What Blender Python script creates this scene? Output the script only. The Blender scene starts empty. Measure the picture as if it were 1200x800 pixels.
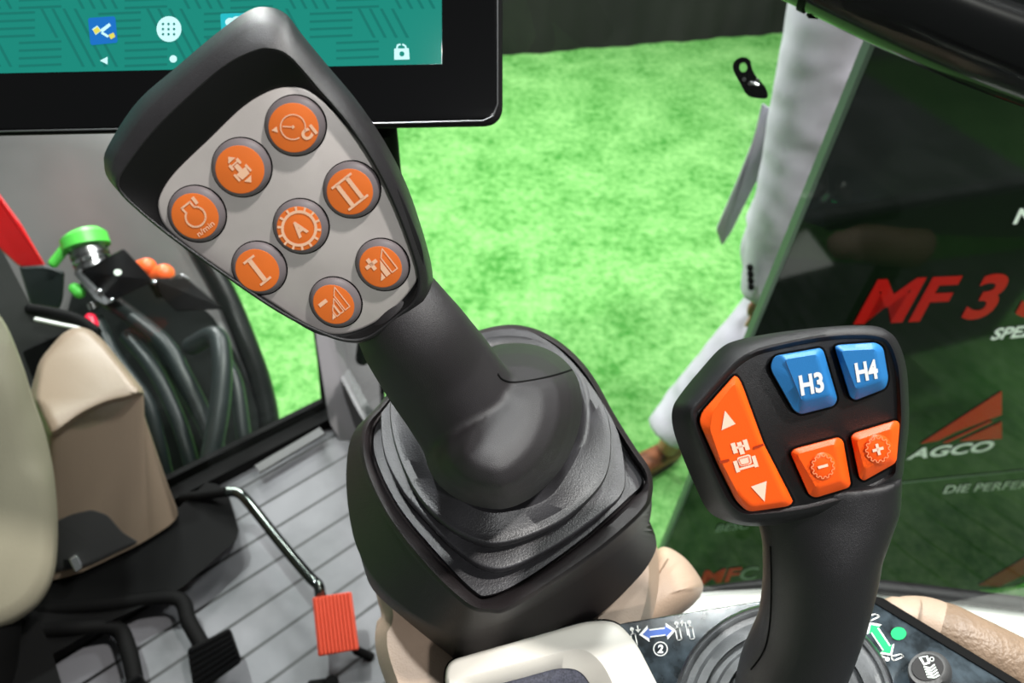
import bpy, bmesh, math, random
import numpy as np
from mathutils import Vector, Matrix
from mathutils.bvhtree import BVHTree
random.seed(7)
SC = bpy.context.scene
COL = SC.collection

# ------------------------------------------------------------------ camera
FPX = 800.0
CAM = Vector((0, 0, 2.2))
TH = math.radians(43.7)
ROLL = math.atan(67 / 835)
_r = Vector((1, 0, 0)); _u = Vector((0, math.sin(TH), math.cos(TH)))
F = Vector((0, math.cos(TH), -math.sin(TH)))
R = math.cos(ROLL) * _r + math.sin(ROLL) * _u
U = -math.sin(ROLL) * _r + math.cos(ROLL) * _u
cam_data = bpy.data.cameras.new('camera')
cam = bpy.data.objects.new('camera', cam_data); COL.objects.link(cam)
cam_data.sensor_width = 36; cam_data.lens = 36 * FPX / 1200; cam_data.clip_start = 0.01
cam_data.dof.use_dof = True
cam_data.dof.focus_distance = 0.35
cam_data.dof.aperture_fstop = 10.0
cam.matrix_world = Matrix.Translation(CAM) @ Matrix((R, U, -F)).transposed().to_4x4()
SC.camera = cam

def D(px, py):
    return F + R * ((px - 600) / FPX) - U * ((py - 400) / FPX)
def P(px, py, d):
    return CAM + D(px, py) * d
class Plane:
    def __init__(s, p0, n):
        s.p0 = Vector(p0); s.n = Vector(n).normalized()
    def at(s, px, py, h=0.0):
        d = D(px, py)
        t = (s.p0 + s.n * h - CAM).dot(s.n) / d.dot(s.n)
        return CAM + d * t
def Z(z):
    return Plane((0, 0, z), (0, 0, 1))

zz = Plane((0, 0, 0), (0, 0, 1))
# ------------------------------------------------------------------ materials
def srgb(c):
    return tuple(((v / 255) / 12.92 if v / 255 <= .04045 else ((v / 255 + .055) / 1.055) ** 2.4) for v in c) + (1,)
def mat(name, rgb, rough=.5, metal=0, bump=0, bscale=200, spec=.5, var=0, vscale=20, coat=0, emit=None, estr=1, rgb2=None, detail=3, bdist=.001):
    m = bpy.data.materials.new(name); m.use_nodes = True
    nt = m.node_tree; b = nt.nodes['Principled BSDF']
    b.inputs['Base Color'].default_value = srgb(rgb)
    b.inputs['Roughness'].default_value = rough
    b.inputs['Metallic'].default_value = metal
    b.inputs['Specular IOR Level'].default_value = spec
    b.inputs['Coat Weight'].default_value = coat
    if emit:
        b.inputs['Emission Color'].default_value = srgb(emit); b.inputs['Emission Strength'].default_value = estr
    tc = nt.nodes.new('ShaderNodeTexCoord')
    if var or rgb2:
        n = nt.nodes.new('ShaderNodeTexNoise'); n.inputs['Scale'].default_value = vscale; n.inputs['Detail'].default_value = detail
        nt.links.new(tc.outputs['Object'], n.inputs['Vector'])
        mx = nt.nodes.new('ShaderNodeMix'); mx.data_type = 'RGBA'
        cr = nt.nodes.new('ShaderNodeMapRange'); cr.inputs['From Min'].default_value = .35; cr.inputs['From Max'].default_value = .65
        nt.links.new(n.outputs['Fac'], cr.inputs['Value']); nt.links.new(cr.outputs['Result'], mx.inputs['Factor'])
        c2 = rgb2 or tuple(max(0, v * (1 - var)) for v in rgb)
        mx.inputs['A'].default_value = srgb(rgb); mx.inputs['B'].default_value = srgb(c2)
        nt.links.new(mx.outputs['Result'], b.inputs['Base Color'])
    if bump:
        n = nt.nodes.new('ShaderNodeTexNoise'); n.inputs['Scale'].default_value = bscale; n.inputs['Detail'].default_value = 2
        nt.links.new(tc.outputs['Object'], n.inputs['Vector'])
        bp = nt.nodes.new('ShaderNodeBump'); bp.inputs['Strength'].default_value = bump; bp.inputs['Distance'].default_value = bdist
        nt.links.new(n.outputs['Fac'], bp.inputs['Height']); nt.links.new(bp.outputs['Normal'], b.inputs['Normal'])
    return m
M = {}
M['soft_black'] = mat('soft_black_plastic', (34, 32, 34), .36, bump=.25, bscale=2600, var=.12, vscale=60)
M['stem_black'] = mat('stem_black_plastic', (31, 28, 30), .5, bump=.3, bscale=2600)
M['bezel_black'] = mat('bezel_black', (8, 7, 8), .55, spec=.3)
M['rubber'] = mat('bellows_rubber', (36, 35, 37), .42, bump=.25, bscale=900, rgb2=(52, 51, 54), vscale=35, detail=6)
M['housing'] = mat('housing_plastic', (34, 29, 30), .45, spec=.35, bump=.3, bscale=1800, var=.15, vscale=30)
M['silver'] = mat('satin_silver_paint', (198, 191, 187), .38, metal=.25, bump=.1, bscale=3000, var=.05, vscale=40)
M['btn_side'] = mat('button_grey', (112, 104, 106), .5, spec=.3)
M['btn_orange'] = mat('button_orange', (226, 112, 40), .45, var=.05, vscale=50)
M['print'] = mat('pale_print', (238, 190, 156), .5)
M['orange'] = mat('bright_orange', (255, 92, 14), .42, bump=.15, bscale=2500)
M['blue'] = mat('bright_blue', (42, 118, 182), .38, bump=.15, bscale=2500)
M['white_print'] = mat('white_print', (240, 240, 236), .5)
M['peach_print'] = mat('peach_print', (255, 214, 190), .5)
M['faint_print'] = mat('faint_peach_print', (255, 160, 110), .5)
M['joy_black'] = mat('joystick_black', (27, 26, 28), .42, bump=.3, bscale=2600)
M['joy_face'] = mat('joystick_face', (21, 21, 22), .42, bump=.25, bscale=2600)
M['black_gloss'] = mat('black_gloss', (6, 6, 7), .14, spec=.35)
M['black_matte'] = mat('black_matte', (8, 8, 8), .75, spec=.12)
M['dark_grey'] = mat('dark_grey_plastic', (66, 66, 66), .5, bump=.2, bscale=500)
M['beige'] = mat('beige_plastic', (178, 154, 134), .5, bump=.3, bscale=700, var=.05, vscale=20)
M['beige_tex'] = mat('beige_grained', (140, 118, 98), .45, bump=1.0, bscale=330, var=.08, vscale=60)
M['column_beige'] = mat('column_beige', (142, 124, 106), .5, bump=.2, bscale=300)
M['khaki'] = mat('khaki_plastic', (152, 146, 126), .5, bump=.2, bscale=300)
M['cream'] = mat('cream_plastic', (222, 218, 208), .4)
M['white'] = mat('white_paint', (236, 238, 232), .4)
M['panel'] = mat('dark_glossy_panel', (22, 28, 32), .14, metal=0, bump=.06, bscale=60, rgb2=(60, 70, 77), vscale=90, detail=10, spec=.8)
M['chrome'] = mat('chrome', (220, 222, 222), .08, metal=1)
M['steel'] = mat('steel', (150, 150, 152), .3, metal=1)
M['gaiter'] = mat('grey_gaiter', (96, 98, 100), .45, bump=.3, bscale=800, var=.2, vscale=50)
M['grey_paint'] = mat('grey_paint', (128, 128, 128), .35, metal=.2, var=.15, vscale=3)
M['grey_pillar'] = mat('grey_pillar', (120, 118, 120), .4)
M['dark_liner'] = mat('dark_liner', (22, 26, 25), .35)
M['hose'] = mat('hose_rubber', (28, 36, 36), .42)
M['dark_chrome'] = mat('dark_chrome', (92, 98, 94), .12, metal=1)
M['red'] = mat('red_paint', (225, 20, 24), .3, coat=.5)
M['green_plastic'] = mat('green_plastic', (90, 210, 80), .4)
M['orange_cap'] = mat('orange_cap', (255, 106, 50), .4)
M['pedal_orange'] = mat('pedal_orange', (200, 66, 38), .55)
M['suit'] = mat('suit_cloth', (206, 200, 214), .85, bump=.6, bscale=5, bdist=.022, var=.06, vscale=12)
M['skin'] = mat('skin', (196, 140, 110), .5)
M['shoe'] = mat('brown_leather', (160, 96, 66), .45, var=.3, vscale=25)
M['shoe_sole'] = mat('shoe_sole', (40, 26, 22), .6)
M['shirt'] = mat('white_shirt', (225, 225, 230), .7)
M['hair'] = mat('dark_hair', (48, 36, 30), .7)
M['curtain'] = mat('dark_curtain', (40, 38, 38), .9, var=.35, vscale=1.2)
M['board'] = mat('board_face', (9, 17, 10), .06, spec=.6)
M['board_edge'] = mat('board_edge', (76, 94, 80), .3)
M['board_red'] = mat('board_red', (165, 11, 14), .25)
M['board_pale'] = mat('board_pale', (226, 238, 226), .3)
M['board_grey'] = mat('board_grey_print', (110, 130, 112), .3)
M['board_green'] = mat('board_green_print', (110, 220, 70), .3)
M['display'] = mat('dark_display', (52, 54, 64), .3, rgb2=(80, 82, 96), vscale=900)
M['panel_blue'] = mat('panel_blue', (64, 100, 180), .4)
M['panel_green'] = mat('panel_green', (40, 176, 104), .7, spec=.1)
M['teal'] = mat('screen_teal', (10, 60, 54), .1, emit=(22, 150, 134), estr=.9)
M['teal_dark'] = mat('screen_teal_dark', (8, 45, 42), .1, emit=(18, 130, 117), estr=.9)
M['screen_white'] = mat('screen_white', (120, 160, 160), .1, emit=(200, 240, 245), estr=.9)
M['screen_blue'] = mat('screen_blue', (10, 50, 100), .1, emit=(24, 120, 205), estr=.9)
M['screen_cyan'] = mat('screen_cyan', (10, 90, 100), .1, emit=(40, 195, 205), estr=.9)
M['screen_yellow'] = mat('screen_yellow', (120, 110, 20), .1, emit=(240, 230, 110), estr=.9)
M['lamp_red'] = mat('lamp_red', (200, 20, 50), .3, emit=(255, 50, 80), estr=1)

def carpet():
    m = bpy.data.materials.new('green_turf'); m.use_nodes = True
    nt = m.node_tree; b = nt.nodes['Principled BSDF']; b.inputs['Roughness'].default_value = .9
    b.inputs['Specular IOR Level'].default_value = .1
    tc = nt.nodes.new('ShaderNodeTexCoord')
    def noise(s, d, r=.6):
        n = nt.nodes.new('ShaderNodeTexNoise'); n.inputs['Scale'].default_value = s; n.inputs['Detail'].default_value = d; n.inputs['Roughness'].default_value = r
        nt.links.new(tc.outputs['Object'], n.inputs['Vector']); return n
    n1 = noise(3.0, 5); n2 = noise(22, 6, .75)
    ad = nt.nodes.new('ShaderNodeMath'); ad.operation = 'MULTIPLY_ADD'; ad.inputs[1].default_value = .4
    ml = nt.nodes.new('ShaderNodeMath'); ml.operation = 'MULTIPLY'; ml.inputs[1].default_value = .6
    nt.links.new(n2.outputs['Fac'], ml.inputs[0]); nt.links.new(n1.outputs['Fac'], ad.inputs[0]); nt.links.new(ml.outputs[0], ad.inputs[2])
    cr = nt.nodes.new('ShaderNodeValToRGB')
    cr.color_ramp.elements[0].position = .39; cr.color_ramp.elements[0].color = srgb((62, 136, 52))
    cr.color_ramp.elements[1].position = .60; cr.color_ramp.elements[1].color = srgb((142, 200, 120))
    nt.links.new(ad.outputs[0], cr.inputs['Fac']); nt.links.new(cr.outputs['Color'], b.inputs['Base Color'])
    bp = nt.nodes.new('ShaderNodeBump'); bp.inputs['Strength'].default_value = .8; bp.inputs['Distance'].default_value = .02
    nt.links.new(n2.outputs['Fac'], bp.inputs['Height']); nt.links.new(bp.outputs['Normal'], b.inputs['Normal'])
    return m
M['turf'] = carpet()

def glass():
    m = bpy.data.materials.new('window_glass'); m.use_nodes = True
    nt = m.node_tree; nt.nodes.clear()
    o = nt.nodes.new('ShaderNodeOutputMaterial'); t = nt.nodes.new('ShaderNodeBsdfTransparent'); g = nt.nodes.new('ShaderNodeBsdfGlossy')
    t.inputs['Color'].default_value = (.93, .97, .94, 1); g.inputs['Roughness'].default_value = .02
    lw = nt.nodes.new('ShaderNodeLayerWeight'); lw.inputs['Blend'].default_value = .5
    pw = nt.nodes.new('ShaderNodeMath'); pw.operation = 'POWER'; pw.inputs[1].default_value = 5
    f = nt.nodes.new('ShaderNodeMath'); f.operation = 'MULTIPLY_ADD'; f.inputs[1].default_value = .9; f.inputs[2].default_value = .025
    nt.links.new(lw.outputs['Facing'], pw.inputs[0]); nt.links.new(pw.outputs[0], f.inputs[0])
    mx = nt.nodes.new('ShaderNodeMixShader')
    nt.links.new(f.outputs[0], mx.inputs[0]); nt.links.new(t.outputs[0], mx.inputs[1]); nt.links.new(g.outputs[0], mx.inputs[2])
    nt.links.new(mx.outputs[0], o.inputs['Surface'])
    return m
M['glass'] = glass()

def mat_floor(dirn, spacing, off):
    m = bpy.data.materials.new('grooved_mat'); m.use_nodes = True
    nt = m.node_tree; b = nt.nodes['Principled BSDF']; b.inputs['Roughness'].default_value = .5
    tc = nt.nodes.new('ShaderNodeTexCoord')
    dot = nt.nodes.new('ShaderNodeVectorMath'); dot.operation = 'DOT_PRODUCT'
    nrm = Vector((-dirn.y, dirn.x, 0)).normalized() / spacing
    dot.inputs[1].default_value = nrm
    nt.links.new(tc.outputs['Object'], dot.inputs[0])
    a = nt.nodes.new('ShaderNodeMath'); a.operation = 'ADD'; a.inputs[1].default_value = off
    fr = nt.nodes.new('ShaderNodeMath'); fr.operation = 'FRACT'
    lt = nt.nodes.new('ShaderNodeMath'); lt.operation = 'LESS_THAN'; lt.inputs[1].default_value = .10
    nt.links.new(dot.outputs['Value'], a.inputs[0]); nt.links.new(a.outputs[0], fr.inputs[0]); nt.links.new(fr.outputs[0], lt.inputs[0])
    n = nt.nodes.new('ShaderNodeTexNoise'); n.inputs['Scale'].default_value = 7; n.inputs['Detail'].default_value = 5
    nt.links.new(tc.outputs['Object'], n.inputs['Vector'])
    cr = nt.nodes.new('ShaderNodeValToRGB')
    cr.color_ramp.elements[0].position = .4; cr.color_ramp.elements[0].color = srgb((80, 81, 84))
    cr.color_ramp.elements[1].position = .6; cr.color_ramp.elements[1].color = srgb((102, 102, 106))
    nt.links.new(n.outputs['Fac'], cr.inputs['Fac'])
    mx = nt.nodes.new('ShaderNodeMix'); mx.data_type = 'RGBA'
    nt.links.new(lt.outputs[0], mx.inputs['Factor']); nt.links.new(cr.outputs['Color'], mx.inputs['A']); mx.inputs['B'].default_value = srgb((16, 16, 17))
    nt.links.new(mx.outputs['Result'], b.inputs['Base Color'])
    iv = nt.nodes.new('ShaderNodeMath'); iv.operation = 'SUBTRACT'; iv.inputs[0].default_value = 1
    nt.links.new(lt.outputs[0], iv.inputs[1])
    bp = nt.nodes.new('ShaderNodeBump'); bp.inputs['Strength'].default_value = .6; bp.inputs['Distance'].default_value = .003
    nt.links.new(iv.outputs[0], bp.inputs['Height']); nt.links.new(bp.outputs['Normal'], b.inputs['Normal'])
    return m

# ------------------------------------------------------------------ object helpers
def tag(o, label=None, cat=None, group=None, kind=None):
    if label: o['label'] = label
    if cat: o['category'] = cat
    if group: o['group'] = group
    if kind: o['kind'] = kind
    return o
def mesh_obj(name, vs, fs, m, parent=None, smooth=35, recalc=True):
    me = bpy.data.meshes.new(name)
    me.from_pydata([tuple(v) for v in vs], [], [tuple(f) for f in fs]); me.validate()
    if recalc:
        bm = bmesh.new(); bm.from_mesh(me)
        bmesh.ops.recalc_face_normals(bm, faces=bm.faces); bm.to_mesh(me); bm.free()
    if m: me.materials.append(M[m] if isinstance(m, str) else m)
    if smooth:
        for p in me.polygons: p.use_smooth = True
        me.set_sharp_from_angle(angle=math.radians(smooth))
    o = bpy.data.objects.new(name, me); COL.objects.link(o)
    if parent is not None:
        o.parent = parent; o.matrix_parent_inverse = Matrix.Translation(-parent.location)
    return o
def root_loc(o):
    l = Vector((0, 0, 0))
    while o is not None:
        l += o.location; o = o.parent
    return l
def thing(name, loc, label, cat, group=None):
    o = bpy.data.objects.new(name, None); COL.objects.link(o); o.location = loc; o.empty_display_size = .02
    return tag(o, label, cat, group)

def catmull(pts, seg=8):
    n = len(pts); out = []
    for i in range(n):
        p0, p1, p2, p3 = [np.array(pts[(i + k) % n], float) for k in (-1, 0, 1, 2)]
        for s in range(seg):
            t = s / seg
            out.append(tuple(.5 * ((2 * p1) + (p2 - p0) * t + (2 * p0 - 5 * p1 + 4 * p2 - p3) * t * t + (3 * p1 - p0 - 3 * p2 + p3) * t ** 3)))
    return out
def open_catmull(pts, seg=8):
    pts = [np.array(p, float) for p in pts]
    pts = [2 * pts[0] - pts[1]] + pts + [2 * pts[-1] - pts[-2]]
    out = []
    for i in range(1, len(pts) - 2):
        p0, p1, p2, p3 = pts[i - 1:i + 3]
        for s in range(seg):
            t = s / seg
            out.append(.5 * ((2 * p1) + (p2 - p0) * t + (2 * p0 - 5 * p1 + 4 * p2 - p3) * t * t + (3 * p1 - p0 - 3 * p2 + p3) * t ** 3))
    out.append(pts[-2]); return out
def rnd(pts, r=4, seg=5):
    n = len(pts); out = []
    for i in range(n):
        a, b, c = [np.array(pts[(i + k) % n], float) for k in (-1, 0, 1)]
        rr = r[i] if isinstance(r, (list, tuple)) else r
        va = a - b; vc = c - b; la = np.linalg.norm(va); lc = np.linalg.norm(vc)
        k = min(rr, la * .48, lc * .48)
        pa = b + va / la * k; pc = b + vc / lc * k
        for s in range(seg + 1):
            t = s / seg
            out.append(tuple((1 - t) ** 2 * pa + 2 * t * (1 - t) * b + t * t * pc))
    return out
def inset(pts, d):
    p = np.array(pts, float); n = len(p)
    nx = np.roll(p, -1, 0) - p; ln = np.linalg.norm(nx, axis=1); ok = ln > 1e-6
    p = p[ok]; n = len(p)
    a = p - np.roll(p, 1, 0); b = np.roll(p, -1, 0) - p
    a /= np.linalg.norm(a, axis=1)[:, None]; b /= np.linalg.norm(b, axis=1)[:, None]
    t = a + b; t /= (np.linalg.norm(t, axis=1)[:, None] + 1e-9)
    area = .5 * np.sum(p[:, 0] * np.roll(p[:, 1], -1) - np.roll(p[:, 0], -1) * p[:, 1])
    nrm = np.stack([-t[:, 1], t[:, 0]], 1) * (1 if area > 0 else -1)
    return [tuple(v) for v in p + nrm * d]
def polar(pts, c, n=160):
    p = np.array(pts, float) - np.array(c, float); q = np.roll(p, -1, 0); out = []
    for k in range(n):
        a = 2 * math.pi * k / n; d = np.array([math.cos(a), math.sin(a)])
        e = q - p
        den = d[0] * e[:, 1] - d[1] * e[:, 0]
        den = np.where(abs(den) < 1e-9, 1e-9, den)
        t = (p[:, 0] * e[:, 1] - p[:, 1] * e[:, 0]) / den
        s = (p[:, 0] * d[1] - p[:, 1] * d[0]) / den
        ok = (s >= -1e-6) & (s <= 1 + 1e-6) & (t > 0)
        tt = t[ok].max() if ok.any() else 1
        out.append((c[0] + d[0] * tt, c[1] + d[1] * tt))
    return out
def cen(pts):
    p = np.array(pts, float); return tuple(p.mean(0))
def ell(cx, cy, rx, ry=None, rot=0, n=48):
    ry = ry or rx; c, s = math.cos(rot), math.sin(rot)
    return [(cx + rx * math.cos(a) * c - ry * math.sin(a) * s, cy + rx * math.cos(a) * s + ry * math.sin(a) * c) for a in [2 * math.pi * k / n for k in range(n)]]

def ringmesh(rings, cap0=True, cap1=True, closed_loop=False):
    n = len(rings[0]); vs = [v for r in rings for v in r]; fs = []
    m = len(rings)
    for i in range(m if closed_loop else m - 1):
        j = (i + 1) % m
        for k in range(n):
            l = (k + 1) % n
            fs.append((i * n + k, i * n + l, j * n + l, j * n + k))
    if not closed_loop:
        if cap0: fs.append(tuple(range(n))[::-1])
        if cap1: fs.append(tuple(range((m - 1) * n, m * n)))
    return vs, fs
def loft(name, levels, m, parent=None, c=None, n=160, cap0=True, cap1=True, smooth=35, closed=False):
    """levels: list of (px outline, plane, h)"""
    c = c or cen(levels[0][0]); rings = []
    for o, pl, h in levels:
        rings.append([pl.at(x, y, h) for x, y in polar(o, c, n)])
    vs, fs = ringmesh(rings, cap0, cap1, closed)
    return mesh_obj(name, vs, fs, m, parent, smooth)
def prism(name, out, pl, h0, h1, m, parent=None, bev=2.0, bh=.0008, smooth=35, grow=0):
    """bevelled slab; outline in px on plane pl, from h0 up to h1"""
    base = inset(out, -grow) if grow else out
    i1 = inset(out, bev * .3); i2 = inset(out, bev)
    L = [(base, h0), (out, h1 - bh), (i1, h1 - bh * .3), (i2, h1)]
    k = min(len(o) for o, _ in L); rings = [[pl.at(x, y, h) for x, y in o[:k]] for o, h in L]
    vs, fs = ringmesh(rings)
    return mesh_obj(name, vs, fs, m, parent, smooth)
def flat(name, polys, fn, m, parent=None):
    vs = []; fs = []
    for p in polys:
        b = len(vs); vs += [fn(x, y) for x, y in p]; fs.append(tuple(range(b, b + len(p))))
    return mesh_obj(name, vs, fs, m, parent, 0, recalc=False)
def frames(path):
    path = [Vector(p) for p in path]; T = []
    for i in range(len(path)):
        a = path[max(i - 1, 0)]; b = path[min(i + 1, len(path) - 1)]; T.append((b - a).normalized())
    up = Vector((0, 0, 1)) if abs(T[0].z) < .9 else Vector((1, 0, 0))
    N = [(up - T[0] * up.dot(T[0])).normalized()]
    for i in range(1, len(path)):
        v = N[-1] - T[i] * N[-1].dot(T[i]); N.append(v.normalized())
    return path, T, N
def tube_geo(path, rad, n=20, ry=None, caps=True, rounded=False):
    path, T, N = frames(path)
    if not hasattr(rad, '__len__'): rad = [rad] * len(path)
    ry = ry or rad
    if not hasattr(ry, '__len__'): ry = [ry] * len(path)
    rings = []
    def ring(p, t, nn, a, b):
        B = t.cross(nn)
        return [p + nn * (math.cos(2 * math.pi * k / n) * a) + B * (math.sin(2 * math.pi * k / n) * b) for k in range(n)]
    if rounded:
        for q in (.05, .35, .65, .88):
            s = math.sqrt(1 - (1 - q) ** 2); rings.append(ring(path[0] - T[0] * rad[0] * (1 - q), T[0], N[0], rad[0] * s, ry[0] * s))
    for p, t, nn, a, b in zip(path, T, N, rad, ry): rings.append(ring(p, t, nn, a, b))
    if rounded:
        for q in (.88, .65, .35, .05):
            s = math.sqrt(1 - (1 - q) ** 2); rings.append(ring(path[-1] + T[-1] * rad[-1] * (1 - q), T[-1], N[-1], rad[-1] * s, ry[-1] * s))
    return ringmesh(rings, caps, caps)
def tube(name, path, rad, m, parent=None, n=20, ry=None, rounded=False, smooth=40):
    vs, fs = tube_geo(path, rad, n, ry, True, rounded)
    return mesh_obj(name, vs, fs, m, parent, smooth)
def merge(geos):
    vs = []; fs = []
    for v, f in geos:
        b = len(vs); vs += list(v); fs += [tuple(i + b for i in q) for q in f]
    return vs, fs
def box_geo(c, sx, sy, sz, ax=None):
    c = Vector(c); ax = ax or (Vector((1, 0, 0)), Vector((0, 1, 0)), Vector((0, 0, 1)))
    vs = [c + ax[0] * (i * sx / 2) + ax[1] * (j * sy / 2) + ax[2] * (k * sz / 2) for i in (-1, 1) for j in (-1, 1) for k in (-1, 1)]
    return vs, [(0, 1, 3, 2), (4, 6, 7, 5), (0, 4, 5, 1), (2, 3, 7, 6), (0, 2, 6, 4), (1, 5, 7, 3)]
def bevel_box(name, c, sx, sy, sz, m, parent=None, bev=.003, ax=None):
    vs, fs = box_geo(c, sx, sy, sz, ax)
    o = mesh_obj(name, vs, fs, m, parent, 0)
    bm = bmesh.new(); bm.from_mesh(o.data)
    bmesh.ops.bevel(bm, geom=bm.edges[:], offset=bev, segments=3, affect='EDGES', profile=.5)
    bm.to_mesh(o.data); bm.free()
    for p in o.data.polygons: p.use_smooth = True
    o.data.set_sharp_from_angle(angle=math.radians(50))
    return o
def remesh(name, geos, voxel, m, parent=None, sm=8):
    vs, fs = merge(geos)
    o = mesh_obj('tmp', vs, fs, None, None, 0)
    a = o.modifiers.new('r', 'REMESH'); a.mode = 'VOXEL'; a.voxel_size = voxel
    b = o.modifiers.new('s', 'SMOOTH'); b.factor = .6; b.iterations = sm
    dg = bpy.context.evaluated_depsgraph_get(); e = o.evaluated_get(dg)
    me = bpy.data.meshes.new_from_object(e)
    bpy.data.objects.remove(o)
    me.name = name; me.materials.clear(); me.materials.append(M[m])
    for p in me.polygons: p.use_smooth = True
    q = bpy.data.objects.new(name, me); COL.objects.link(q)
    if parent is not None:
        q.parent = parent; q.matrix_parent_inverse = Matrix.Translation(-parent.location)
    return q
def bvh(o):
    bm = bmesh.new(); bm.from_mesh(o.data); t = BVHTree.FromBMesh(bm); bm.free(); return t
def on(t, px, py, lift=.0003, fallback=None):
    d = D(px, py).normalized(); h = t.ray_cast(CAM, d)
    if h[0] is None: return fallback
    return h[0] - d * lift

_tc = {}
def text_geo(body, bold=0.0, shear=0, spacing=1.0):
    k = (body, bold, shear, spacing)
    if k in _tc: return _tc[k]
    cu = bpy.data.curves.new('t', 'FONT'); cu.body = body; cu.size = 1; cu.offset = bold; cu.shear = shear; cu.space_character = spacing
    cu.resolution_u = 4
    o = bpy.data.objects.new('t', cu); COL.objects.link(o)
    dg = bpy.context.evaluated_depsgraph_get(); e = o.evaluated_get(dg); me = e.to_mesh()
    vs = [(v.co.x, v.co.y) for v in me.vertices]; fs = [tuple(p.vertices) for p in me.polygons]
    e.to_mesh_clear(); bpy.data.objects.remove(o)
    x0 = min(v[0] for v in vs); x1 = max(v[0] for v in vs)
    vs = [((x - x0) / (x1 - x0), y / .69) for x, y in vs]     # width 1, cap height about 1
    _tc[k] = (vs, fs); return _tc[k]
def text(name, body, fn, org, ux, uy, m, parent=None, bold=0.0, shear=0, spacing=1.0):
    """org, ux (full width), uy (cap height) in px"""
    vs, fs = text_geo(body, bold, shear, spacing)
    V = [fn(org[0] + ux[0] * x + uy[0] * y, org[1] + ux[1] * x + uy[1] * y) for x, y in vs]
    return mesh_obj(name, V, fs, m, parent, 0, recalc=False)

def aff(c, a, b):
    """local symbol space -> px : c + x*a + y*b"""
    return lambda pts: [(c[0] + x * a[0] + y * b[0], c[1] + x * a[1] + y * b[1]) for x, y in pts]
def strip(pts, w, closed=False):
    """polyline to quads of width w"""
    out = []; n = len(pts)
    for i in range(n if closed else n - 1):
        p = np.array(pts[i], float); q = np.array(pts[(i + 1) % n], float); d = q - p; l = np.linalg.norm(d)
        if l < 1e-6: continue
        d /= l; e = np.array([-d[1], d[0]]) * w / 2; p = p - d * w * .25; q = q + d * w * .25
        out.append([tuple(p + e), tuple(q + e), tuple(q - e), tuple(p - e)])
    return out
def circ(cx, cy, r, n=24, a0=0, a1=360):
    return [(cx + r * math.cos(math.radians(a0 + (a1 - a0) * k / n)), cy + r * math.sin(math.radians(a0 + (a1 - a0) * k / n))) for k in range(n + (0 if a1 - a0 == 360 else 1))]
def gearpolys(cx, cy, r0, r1, r2, teeth, n=None):
    polys = []; N = teeth * 4
    for k in range(N):
        a = 2 * math.pi * k / N; b = 2 * math.pi * (k + 1) / N
        ra = r2 if (k % 4) in (1,) else r1; rb = r2 if ((k + 1) % 4) in (2,) or (k % 4) == 1 else r1
        polys.append([(cx + r0 * math.cos(a), cy + r0 * math.sin(a)), (cx + ra * math.cos(a), cy + ra * math.sin(a)), (cx + rb * math.cos(b), cy + rb * math.sin(b)), (cx + r0 * math.cos(b), cy + r0 * math.sin(b))])
    return polys

# ------------------------------------------------------------------ the setting
o = mesh_obj('floor', [(-6, -3, 0), (8, -3, 0), (8, 12, 0), (-6, 12, 0), (-6, -3, -.1), (8, -3, -.1), (8, 12, -.1), (-6, 12, -.1)],
             [(0, 1, 2, 3), (4, 7, 6, 5), (0, 4, 5, 1), (1, 5, 6, 2), (2, 6, 7, 3), (3, 7, 4, 0)], 'turf', None, 0)
tag(o, kind='structure')
ga = Z(0).at(590, 69); gb = Z(0).at(905, 43)
dv = (gb - ga).normalized(); nv = Vector((-dv.y, dv.x, 0))
a = ga - dv * 5; L = 14; vs = []; fs = []; N = 280
for k in range(N + 1):
    s = L * k / N; w = .014 * math.sin(s * 9) + .01 * math.sin(s * 23 + 1)
    p = a + dv * s + nv * (w + .06)
    vs += [p, p + Vector((0, 0, 4.0))]
for k in range(N): fs.append((2 * k, 2 * k + 2, 2 * k + 3, 2 * k + 1))
nb = len(vs); vs += [v + nv * .2 for v in vs]
for k in range(N): fs.append((nb + 2 * k, nb + 2 * k + 1, nb + 2 * k + 3, nb + 2 * k + 2))
fs += [(0, 1, nb + 1, nb), (2 * N, nb + 2 * N, nb + 2 * N + 1, 2 * N + 1)]
tag(mesh_obj('wall_back', vs, fs, 'curtain', None, 60), kind='structure')

# ------------------------------------------------------------------ cab shell
FZ = 1.05
ZF = Z(FZ)
g1 = ZF.at(303, 596); g2 = ZF.at(405, 536)    # one groove
gd = (g2 - g1).normalized()
gn = Vector((-gd.y, gd.x, 0))
g3 = ZF.at(324, 619.0); g4 = ZF.at(246, 720)
sp = abs((ZF.at(325, 619) - g1).dot(gn))
M['mat'] = mat_floor(gd, sp, -(g1.dot(gn) / sp) % 1)
pl = [ZF.at(392, 490), ZF.at(470, 500), Vector((.05, .53, FZ)), Vector((.28, .47, FZ)), Vector((2.2, .43, FZ)), Vector((2.2, -1.2, FZ)), Vector((-1.0, -.5, FZ)), ZF.at(-60, 700), ZF.at(205, 590)]
pl = [Vector((p.x, p.y, FZ)) for p in pl]
vs = pl + [p - Vector((0, 0, .06)) for p in pl]; n = len(pl)
fs = [tuple(range(n)), tuple(range(n, 2 * n))[::-1]] + [(i, i + n, (i + 1) % n + n, (i + 1) % n) for i in range(n)]
o = mesh_obj('floor_mat', vs, fs, 'mat', None, 0)
tag(o, 'grey cab floor mat with long parallel grooves, under the pedals', 'mat')

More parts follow.
